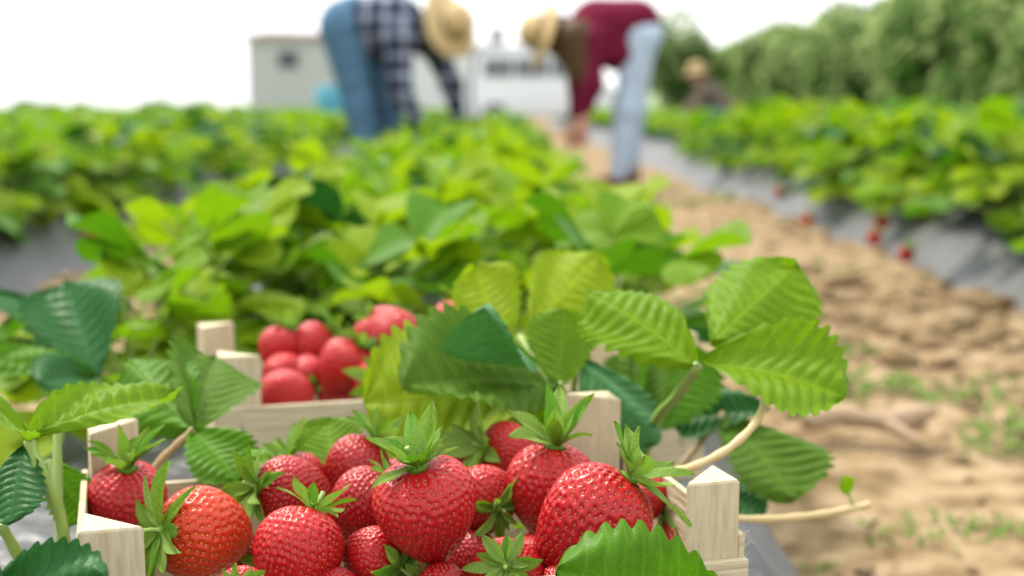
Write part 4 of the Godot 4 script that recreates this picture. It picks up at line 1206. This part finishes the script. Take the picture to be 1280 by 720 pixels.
func make_background() -> void:
	# hedge of bushy trees along the right side of the field
	var kinds := []
	for k in 4: kinds.append(tree_mesh_pair(2.6, 2.9, 0.25, 7500, 0.13))
	var n := 0
	for k in 28:
		var z := -13.0 - k * 2.0
		var x := 8.1 + rng.randf_range(-0.4, 0.4)
		var s: float = rng.randf_range(0.97, 1.08) * (1.06 if k < 6 else 1.0)
		var o := thing("hedge_tree", "leafy hedge tree, the %s from the right edge of the picture" % ordinal(k) if k < 12 else "hedge tree at the far end of the hedge row", "tree", "hedge trees along the right side of the field", Transform3D(Basis(Vector3.UP, rng.randf() * TAU).scaled(Vector3(s, s, s)), Vector3(x, 0, z)))
		part(o, "crown", kinds[k % 4][0], [M.tree_a, M.tree_b, M.tree_a, M.tree_c][rng.randi() % 4])
		part(o, "trunk", kinds[k % 4][1], M.bark)
	var hill := PackedVector3Array()
	for i in 13:
		for j in 25:
			var z := -44.0 - i * 6.0
			var x := 3.0 + j * 4.0
			hill.append(Vector3(x, (2.6 * smoothstep(0.0, 4.0, i) + 0.3 * noise.get_noise_2d(x * 8, z * 8)) * smoothstep(3.0, 9.0, x) - 0.05, z))
	tag(top("grassy_rise", surface(hill, grid_index(12, 24, false)), M.grass), "low green rise beyond the hedge", "", "", "structure")
	var round_tree := tree_mesh_pair(3.6, 3.2, 1.0, 5200, 0.11)
	var o := thing("round_tree", "dark rounded tree standing alone behind the picker in maroon", "tree", "", Transform3D(Basis(), Vector3(5.3, 0.0, -48.0)))
	part(o, "crown", round_tree[0], M.tree_c)
	part(o, "trunk", round_tree[1], M.bark)
	# low bushes on the left horizon
	for k in 11:
		var s: float = 0.20 + 0.12 * rng.randf()
		var bsh := thing("far_bush", "low dark bush on the left horizon, the %s from the left" % ordinal(k), "bush", "bushes on the left horizon", Transform3D(Basis(Vector3.UP, k).scaled(Vector3(s * 1.9, s, s * 1.9)), Vector3(-17.5 + k * 1.18 + rng.randf_range(-0.3, 0.3), 0, -48.0 + rng.randf_range(-2, 2))))
		part(bsh, "crown", kinds[k % 4][0], M.tree_b if k % 3 else M.tree_a)
		part(bsh, "trunk", kinds[k % 4][1], M.bark)
	# hut
	var hut := thing("hut", "small pale hut with a reddish roof and one dark window", "hut", "", Transform3D(Basis(Vector3.UP, -0.12), Vector3(-6.0, 0, -38.0)))
	part(hut, "wall", box(Vector3(-1.0, 0, -2.2), Vector3(1.25, 2.32, 0), 0.01), M.plaster)
	part(hut, "roof", prism_roof(-1.12, 1.37, -2.32, 0.12, 2.32, 2.5), M.tile)
	var win := part(hut, "window", box(Vector3(-0.15, 1.58, -0.02), Vector3(0.35, 1.98, 0.015), 0.005), M.glass)
	part(win, "frame", frame_mesh(Vector3(-0.2, 1.53, 0.0), Vector3(0.4, 2.03, 0.03), 0.05), M.frame)
	# container
	var con := thing("storage_container", "white storage container behind the pickers", "container", "", Transform3D(Basis(), Vector3(-1.6, 0, -40.0)))
	part(con, "body", box(Vector3(-1.6, 0.1, -2.4), Vector3(1.42, 2.3, 0), 0.02), M.white_paint)
	for k in 9: part(con, "rib", box(Vector3(-1.5 + k * 0.35, 0.2, 0.002), Vector3(-1.36 + k * 0.35, 2.2, 0.03), 0.01), M.white_paint)
	part(con, "roof_box", box(Vector3(0.95, 2.3, -1.0), Vector3(1.4, 2.75, -0.4), 0.02), M.grey)
	part(con, "base_rail", box(Vector3(-1.6, 0.0, -2.4), Vector3(1.42, 0.098, -0.01), 0.01), M.grey)
	make_van()
	var barrel := thing("barrel", "turquoise plastic barrel beside the hut", "barrel", "", Transform3D(Basis(), Vector3(-2.88, 0, -23.0)))
	part(barrel, "body", lathe([Vector2(0.0, 0.0), Vector2(0.24, 0.0), Vector2(0.27, 0.08), Vector2(0.28, 0.3), Vector2(0.29, 0.32), Vector2(0.28, 0.34), Vector2(0.28, 0.58), Vector2(0.29, 0.6), Vector2(0.28, 0.62), Vector2(0.25, 0.80), Vector2(0.22, 0.82)], 20), M.cyan)
	part(barrel, "lid", lathe([Vector2(0.235, 0.81), Vector2(0.24, 0.84), Vector2(0.20, 0.85), Vector2(0.0, 0.84)], 20), M.cyan)
	var pole := thing("pole", "faint slender pole against the sky on the left", "pole", "", Transform3D(Basis(), Vector3(-17.0, 0, -70.0)))
	part(pole, "shaft", tube([Vector3.ZERO, Vector3(0, 4, 0), Vector3(0, 8.5, 0)], [0.10, 0.09, 0.07], 10), M.pole)
	part(pole, "crossbar", box(Vector3(-0.6, 7.9, -0.05), Vector3(0.6, 8.0, 0.05), 0.01), M.pole)

func frame_mesh(lo: Vector3, hi: Vector3, w: float) -> ArrayMesh:
	var st := SurfaceTool.new()
	for b in [[lo, Vector3(hi.x, lo.y + w, hi.z)], [Vector3(lo.x, hi.y - w, lo.z), hi], [Vector3(lo.x, lo.y + w, lo.z), Vector3(lo.x + w, hi.y - w, hi.z)], [Vector3(hi.x - w, lo.y + w, lo.z), Vector3(hi.x, hi.y - w, hi.z)]]:
		st.append_from(box(b[0], b[1], 0.004), 0, Transform3D())
	return st.commit()

func prism_roof(x0: float, x1: float, z0: float, z1: float, y0: float, y1: float) -> ArrayMesh:
	var xm := (x0 + x1) / 2
	var a := [Vector3(x0, y0, z1), Vector3(x1, y0, z1), Vector3(x1, y1 - 0.06, z1), Vector3(xm - 0.5, y1, z1), Vector3(x0, y0 + 0.08, z1)]
	var b := []
	for p in a: b.append(Vector3(p.x, p.y, z0))
	var F := [PackedVector3Array(a), PackedVector3Array(b)]
	for k in 5:
		var j := (k + 1) % 5
		F.append(PackedVector3Array([a[k], a[j], b[j], b[k]]))
	return solid(F, Vector3(xm, (y0 + y1) / 2 - 0.02, (z0 + z1) / 2))

func make_van() -> void:
	var o := thing("van", "white van parked beyond the field between the pickers", "van", "", Transform3D(Basis(Vector3.UP, -0.3), Vector3(0.75, 0, -33.0)))
	# side outline, nose towards +x
	var line := [Vector2(-1.5, 0.32), Vector2(-1.55, 0.9), Vector2(-1.48, 1.72), Vector2(-1.3, 1.86), Vector2(0.1, 1.88), Vector2(0.55, 1.72), Vector2(1.05, 1.18), Vector2(1.75, 0.98), Vector2(1.92, 0.75), Vector2(1.93, 0.36), Vector2(1.8, 0.30)]
	var v := PackedVector3Array()
	for z in [[-0.80, 0.96], [-0.85, 1.0], [0.85, 1.0], [0.80, 0.96]]:
		for p in line + [line[0]]:
			v.append(Vector3(p.x * z[1], 1.0 + (p.y - 1.0) * z[1], z[0] + (-0.1 if z[0] > 0 else 0.1) * smoothstep(1.0, 1.9, p.y)))
	var ix := grid_index(3, line.size(), true)
	for e in [0, 3]:
		var c := v.size()
		v.append(Vector3(0, 1.0, -0.78 if e == 0 else 0.78))
		for k in line.size():
			var a: int = e * (line.size() + 1) + k
			ix.append_array([c, a, a + 1] if e == 0 else [c, a + 1, a])
	part(o, "body", surface(v, ix), M.van)
	for w in [[-1.2, -0.55], [-0.45, 0.3]]:
		part(o, "side_window", box(Vector3(w[0], 1.22, 0.735), Vector3(w[1], 1.62, 0.815), 0.01), M.van_glass)
	part(o, "cab_window", solid([PackedVector3Array([Vector3(0.4, 1.2, 0.82), Vector3(0.95, 1.2, 0.82), Vector3(0.6, 1.58, 0.80), Vector3(0.4, 1.6, 0.80)]), PackedVector3Array([Vector3(0.4, 1.2, 0.72), Vector3(0.95, 1.2, 0.72), Vector3(0.6, 1.58, 0.70), Vector3(0.4, 1.6, 0.70)])], Vector3(0.6, 1.4, 0.76)), M.van_glass)
	for x in [-0.95, 1.2]:
		for z in [-0.74, 0.74]:
			var w := part(o, "wheel", wheel_mesh(0.31, 0.2), M.tyre, Transform3D(Basis(Vector3.RIGHT, PI / 2), Vector3(x, 0.31, z)))
			part(w, "rim", lathe([Vector2(0.0, 0.106), Vector2(0.10, 0.105), Vector2(0.18, 0.101), Vector2(0.19, 0.09)], 16), M.rim)
	for z in [-0.6, 0.6]:
		part(o, "headlight", box(Vector3(1.84, 0.72, z - 0.14), Vector3(1.93, 0.88, z + 0.14), 0.02), M.lamp_clear)
		part(o, "tail_light", box(Vector3(-1.56, 0.85, z - 0.08), Vector3(-1.48, 1.2, z + 0.08), 0.02), M.lamp_red)
	part(o, "bumper", box(Vector3(1.86, 0.30, -0.75), Vector3(1.98, 0.5, 0.75), 0.03), M.grey)

func wheel_mesh(r: float, w: float) -> ArrayMesh:
	return lathe([Vector2(0.0, -w / 2), Vector2(r * 0.85, -w / 2), Vector2(r, -w * 0.35), Vector2(r, w * 0.35), Vector2(r * 0.85, w / 2), Vector2(r * 0.6, w / 2), Vector2(0.0, w * 0.45)], 20)

func make_people() -> void:
	var V := func(x, y, z) -> Vector3: return Vector3(x, y, z)
	# picker in a plaid shirt, bent forward to the right
	var b := Vector3(-0.85, 0, -8.4)
	var hipL := Vector3(-0.13, 0.90, 0.09)
	var hipR := Vector3(-0.09, 0.90, -0.09)
	var kneeL := Vector3(-0.03, 0.47, 0.10)
	var kneeR := Vector3(0.11, 0.50, -0.10)
	var footL := Vector3(0.03, 0.07, 0.10)
	var footR := Vector3(0.13, 0.07, -0.10)
	var pelvis := Vector3(-0.12, 0.95, 0)
	var chest := Vector3(0.17, 0.96, 0)
	var neck := Vector3(0.36, 0.90, 0.0)
	var shL := Vector3(0.21, 0.86, 0.17)
	var shR := Vector3(0.38, 0.84, -0.16)
	var elL := Vector3(0.21, 0.57, 0.20)
	var elR := Vector3(0.49, 0.60, -0.15)
	var wrL := Vector3(0.31, 0.39, 0.18)
	var wrR := Vector3(0.53, 0.41, -0.12)
	var head := Transform3D(facing(Vector3(0.62, 0.10, 0.55), Vector3(0.15, -0.9, 0.3)), Vector3(0.47, 0.93, 0.05))
	person("picker in a navy and white plaid shirt, blue jeans and straw hat, bent forward", b, {
		"head": head,
		"hands": [Transform3D(facing((elL - wrL), Vector3(0.3, 0.2, 0.9)), wrL), Transform3D(facing((elR - wrR), Vector3(-0.2, 0.2, 0.9)), wrR)],
		"body": [[hipL, kneeL, 0.075, 0.05], [kneeL, footL, 0.05, 0.035], [hipR, kneeR, 0.075, 0.05], [kneeR, footR, 0.05, 0.035], [pelvis, chest, 0.11, 0.11], [chest, neck, 0.10, 0.05], [neck, head.origin, 0.05, 0.06], [shL, elL, 0.045, 0.037], [elL, wrL, 0.037, 0.027], [shR, elR, 0.045, 0.037], [elR, wrR, 0.037, 0.027], [chest, shL, 0.09, 0.06], [chest, shR, 0.09, 0.06]],
		"clothes": [
			["jeans", [[hipL, kneeL, 0.125, 0.092], [kneeL, footL, 0.090, 0.078], [hipR, kneeR, 0.12, 0.090], [kneeR, footR, 0.088, 0.076], [pelvis + Vector3(0, 0, 0.05), pelvis + Vector3(0.06, 0.03, 0.03), 0.14, 0.13], [pelvis - Vector3(0, 0, 0.05), pelvis + Vector3(0.06, 0.03, -0.03), 0.14, 0.13]], M.denim, 0.05],
			["plaid_shirt", [[pelvis + Vector3(0.08, 0.0, 0.03), chest + Vector3(0, 0, 0.03), 0.150, 0.160], [pelvis + Vector3(0.08, 0.0, -0.03), chest + Vector3(0, 0, -0.03), 0.150, 0.160], [pelvis + Vector3(0.12, -0.10, 0), chest + Vector3(0.0, -0.1, 0), 0.11, 0.12], [chest, neck - Vector3(0.05, 0, 0), 0.14, 0.085], [chest, shL, 0.12, 0.09], [chest, shR, 0.12, 0.09], [shL, elL, 0.088, 0.064], [elL, wrL, 0.064, 0.046], [shR, elR, 0.085, 0.060], [elR, wrR, 0.060, 0.044]], M.plaid, 0.05],
			["shoe", [[footL + Vector3(-0.06, -0.02, 0), footL + Vector3(0.12, -0.03, 0), 0.045, 0.040]], M.leather, 0.03],
			["shoe", [[footR + Vector3(-0.06, -0.02, 0), footR + Vector3(0.12, -0.03, 0), 0.045, 0.040]], M.leather, 0.03],
		],
		"hair": [[head * Vector3(0, 0.02, -0.03), head * Vector3(0, -0.04, -0.05), 0.096, 0.075]],
	})
	# picker in a maroon shirt, bent forward to the left
	b = Vector3(0.64, 0, -8.4)
	hipL = Vector3(0.10, 0.86, 0.09)
	hipR = Vector3(0.11, 0.86, -0.09)
	kneeL = Vector3(0.03, 0.46, 0.09)
	kneeR = Vector3(0.07, 0.47, -0.09)
	footL = Vector3(-0.01, 0.08, 0.09)
	footR = Vector3(0.05, 0.08, -0.10)
	pelvis = Vector3(0.10, 0.91, 0)
	chest = Vector3(-0.16, 0.93, 0)
	neck = Vector3(-0.32, 0.88, 0.02)
	shL = Vector3(-0.20, 0.84, 0.17)
	shR = Vector3(-0.27, 0.84, -0.16)
	elL = Vector3(-0.19, 0.60, 0.20)
	elR = Vector3(-0.24, 0.60, -0.17)
	wrL = Vector3(-0.225, 0.40, 0.19)
	wrR = Vector3(-0.26, 0.38, -0.14)
	head = Transform3D(facing(Vector3(-0.90, 0.05, 0.22), Vector3(-0.1, -0.95, 0.15)), Vector3(-0.43, 0.88, 0.05))
	person("picker in a maroon shirt, pale blue jeans and straw hat, bent over the bed", b, {
		"head": head,
		"hands": [Transform3D(facing((elL - wrL), Vector3(-0.3, 0.2, 0.9)), wrL), Transform3D(facing((elR - wrR), Vector3(0.2, 0.2, 0.9)), wrR)],
		"body": [[hipL, kneeL, 0.075, 0.05], [kneeL, footL, 0.05, 0.035], [hipR, kneeR, 0.075, 0.05], [kneeR, footR, 0.05, 0.035], [pelvis, chest, 0.10, 0.10], [chest, neck, 0.09, 0.05], [neck, head.origin, 0.05, 0.06], [shL, elL, 0.042, 0.034], [elL, wrL, 0.034, 0.025], [shR, elR, 0.042, 0.034], [elR, wrR, 0.034, 0.025], [chest, shL, 0.08, 0.055], [chest, shR, 0.08, 0.055]],
		"clothes": [
			["jeans", [[hipL, kneeL, 0.105, 0.080], [kneeL, footL, 0.078, 0.062], [hipR, kneeR, 0.105, 0.080], [kneeR, footR, 0.078, 0.062], [pelvis + Vector3(0.015, -0.02, 0.05), pelvis + Vector3(-0.03, 0.02, 0.03), 0.115, 0.11], [pelvis + Vector3(0.015, -0.02, -0.05), pelvis + Vector3(-0.03, 0.02, -0.03), 0.115, 0.11]], M.pale_denim, 0.05],
			["maroon_shirt", [[pelvis + Vector3(-0.015, 0.045, 0.045), chest + Vector3(0.02, 0.0, 0.03), 0.135, 0.155], [pelvis + Vector3(-0.015, 0.045, -0.045), chest + Vector3(0.02, 0, -0.03), 0.135, 0.155], [pelvis + Vector3(-0.06, -0.14, 0.06), chest + Vector3(0.0, -0.10, 0.05), 0.12, 0.12], [pelvis + Vector3(-0.06, -0.12, -0.06), chest + Vector3(0.0, -0.10, -0.05), 0.10, 0.12], [chest, neck + Vector3(0.04, 0, 0), 0.14, 0.09], [chest, shL, 0.12, 0.085], [chest, shR, 0.12, 0.085], [shL, elL, 0.085, 0.068], [elL, wrL + Vector3(0, 0.06, 0), 0.068, 0.05], [shR, elR, 0.08, 0.06], [elR, wrR + Vector3(0, 0.06, 0), 0.06, 0.045]], M.maroon, 0.05],
			["boot", [[footL + Vector3(0.03, -0.035, 0), footL + Vector3(-0.13, -0.045, 0.02), 0.045, 0.036], [footL + Vector3(0.02, -0.02, 0), footL + Vector3(0.02, 0.06, 0), 0.05, 0.052]], M.leather, 0.03],
			["boot", [[footR + Vector3(0.03, -0.035, 0), footR + Vector3(-0.13, -0.045, -0.02), 0.045, 0.036], [footR + Vector3(0.02, -0.02, 0), footR + Vector3(0.02, 0.06, 0), 0.05, 0.052]], M.leather, 0.03],
		],
		"hair": [[head * Vector3(0, 0.03, -0.02), head * Vector3(0, -0.05, -0.03), 0.104, 0.10], [neck, Vector3(-0.25, 0.85, 0.15), 0.11, 0.10], [Vector3(-0.28, 0.86, 0.18), Vector3(-0.23, 0.58, 0.23), 0.11, 0.03], [Vector3(-0.36, 0.85, 0.12), Vector3(-0.29, 0.66, 0.20), 0.09, 0.03]],
	})
	# picker crouching far off on the right
	b = Vector3(2.50, 0, -18.5)
	pelvis = Vector3(0.22, 0.42, 0)
	chest = Vector3(0.03, 0.66, 0)
	neck = Vector3(-0.08, 0.80, 0)
	head = Transform3D(facing(Vector3(-0.35, 0.93, 0.0), Vector3(-0.85, -0.4, 0.3)), Vector3(-0.12, 0.90, 0.0))
	shL = Vector3(-0.02, 0.70, 0.17)
	shR = Vector3(-0.04, 0.70, -0.17)
	elL = Vector3(-0.15, 0.50, 0.20)
	elR = Vector3(-0.16, 0.50, -0.20)
	wrL = Vector3(-0.34, 0.42, 0.15)
	wrR = Vector3(-0.35, 0.40, -0.13)
	hipL = Vector3(0.22, 0.38, 0.09)
	hipR = Vector3(0.22, 0.38, -0.09)
	kneeL = Vector3(-0.14, 0.46, 0.13)
	kneeR = Vector3(-0.10, 0.30, -0.12)
	footL = Vector3(0.02, 0.07, 0.11)
	footR = Vector3(0.24, 0.07, -0.11)
	person("crouching picker in a brown jacket and straw hat far off on the right", b, {
		"head": head,
		"hands": [Transform3D(facing((elL - wrL), Vector3(-0.3, 0.2, 0.9)), wrL), Transform3D(facing((elR - wrR), Vector3(0.2, 0.2, 0.9)), wrR)],
		"body": [[hipL, kneeL, 0.075, 0.05], [kneeL, footL, 0.05, 0.035], [hipR, kneeR, 0.075, 0.05], [kneeR, footR, 0.05, 0.035], [pelvis, chest, 0.12, 0.12], [chest, neck, 0.10, 0.05], [neck, head.origin, 0.05, 0.06], [shL, elL, 0.045, 0.037], [elL, wrL, 0.037, 0.027], [shR, elR, 0.045, 0.037], [elR, wrR, 0.037, 0.027], [chest, shL, 0.09, 0.06], [chest, shR, 0.09, 0.06]],
		"clothes": [
			["trousers", [[hipL, kneeL, 0.11, 0.08], [kneeL, footL, 0.078, 0.065], [hipR, kneeR, 0.11, 0.08], [kneeR, footR, 0.078, 0.065], [pelvis + Vector3(0, 0, 0.05), pelvis - Vector3(0, 0, 0.05), 0.14, 0.14]], M.denim, 0.05],
			["jacket", [[pelvis + Vector3(0, 0.06, 0.03), chest + Vector3(0, 0, 0.03), 0.16, 0.17], [pelvis + Vector3(0, 0.06, -0.03), chest + Vector3(0, 0, -0.03), 0.16, 0.17], [chest, neck - Vector3(0, 0.04, 0), 0.15, 0.09], [chest, shL, 0.12, 0.09], [chest, shR, 0.12, 0.09], [shL, elL, 0.088, 0.064], [elL, wrL, 0.064, 0.046], [shR, elR, 0.085, 0.060], [elR, wrR, 0.060, 0.044]], M.brown_cloth, 0.05],
			["shoe", [[footL + Vector3(0.06, -0.02, 0), footL + Vector3(-0.12, -0.03, 0), 0.045, 0.040]], M.leather, 0.03],
			["shoe", [[footR + Vector3(0.06, -0.02, 0), footR + Vector3(-0.12, -0.03, 0), 0.045, 0.040]], M.leather, 0.03],
		],
	})
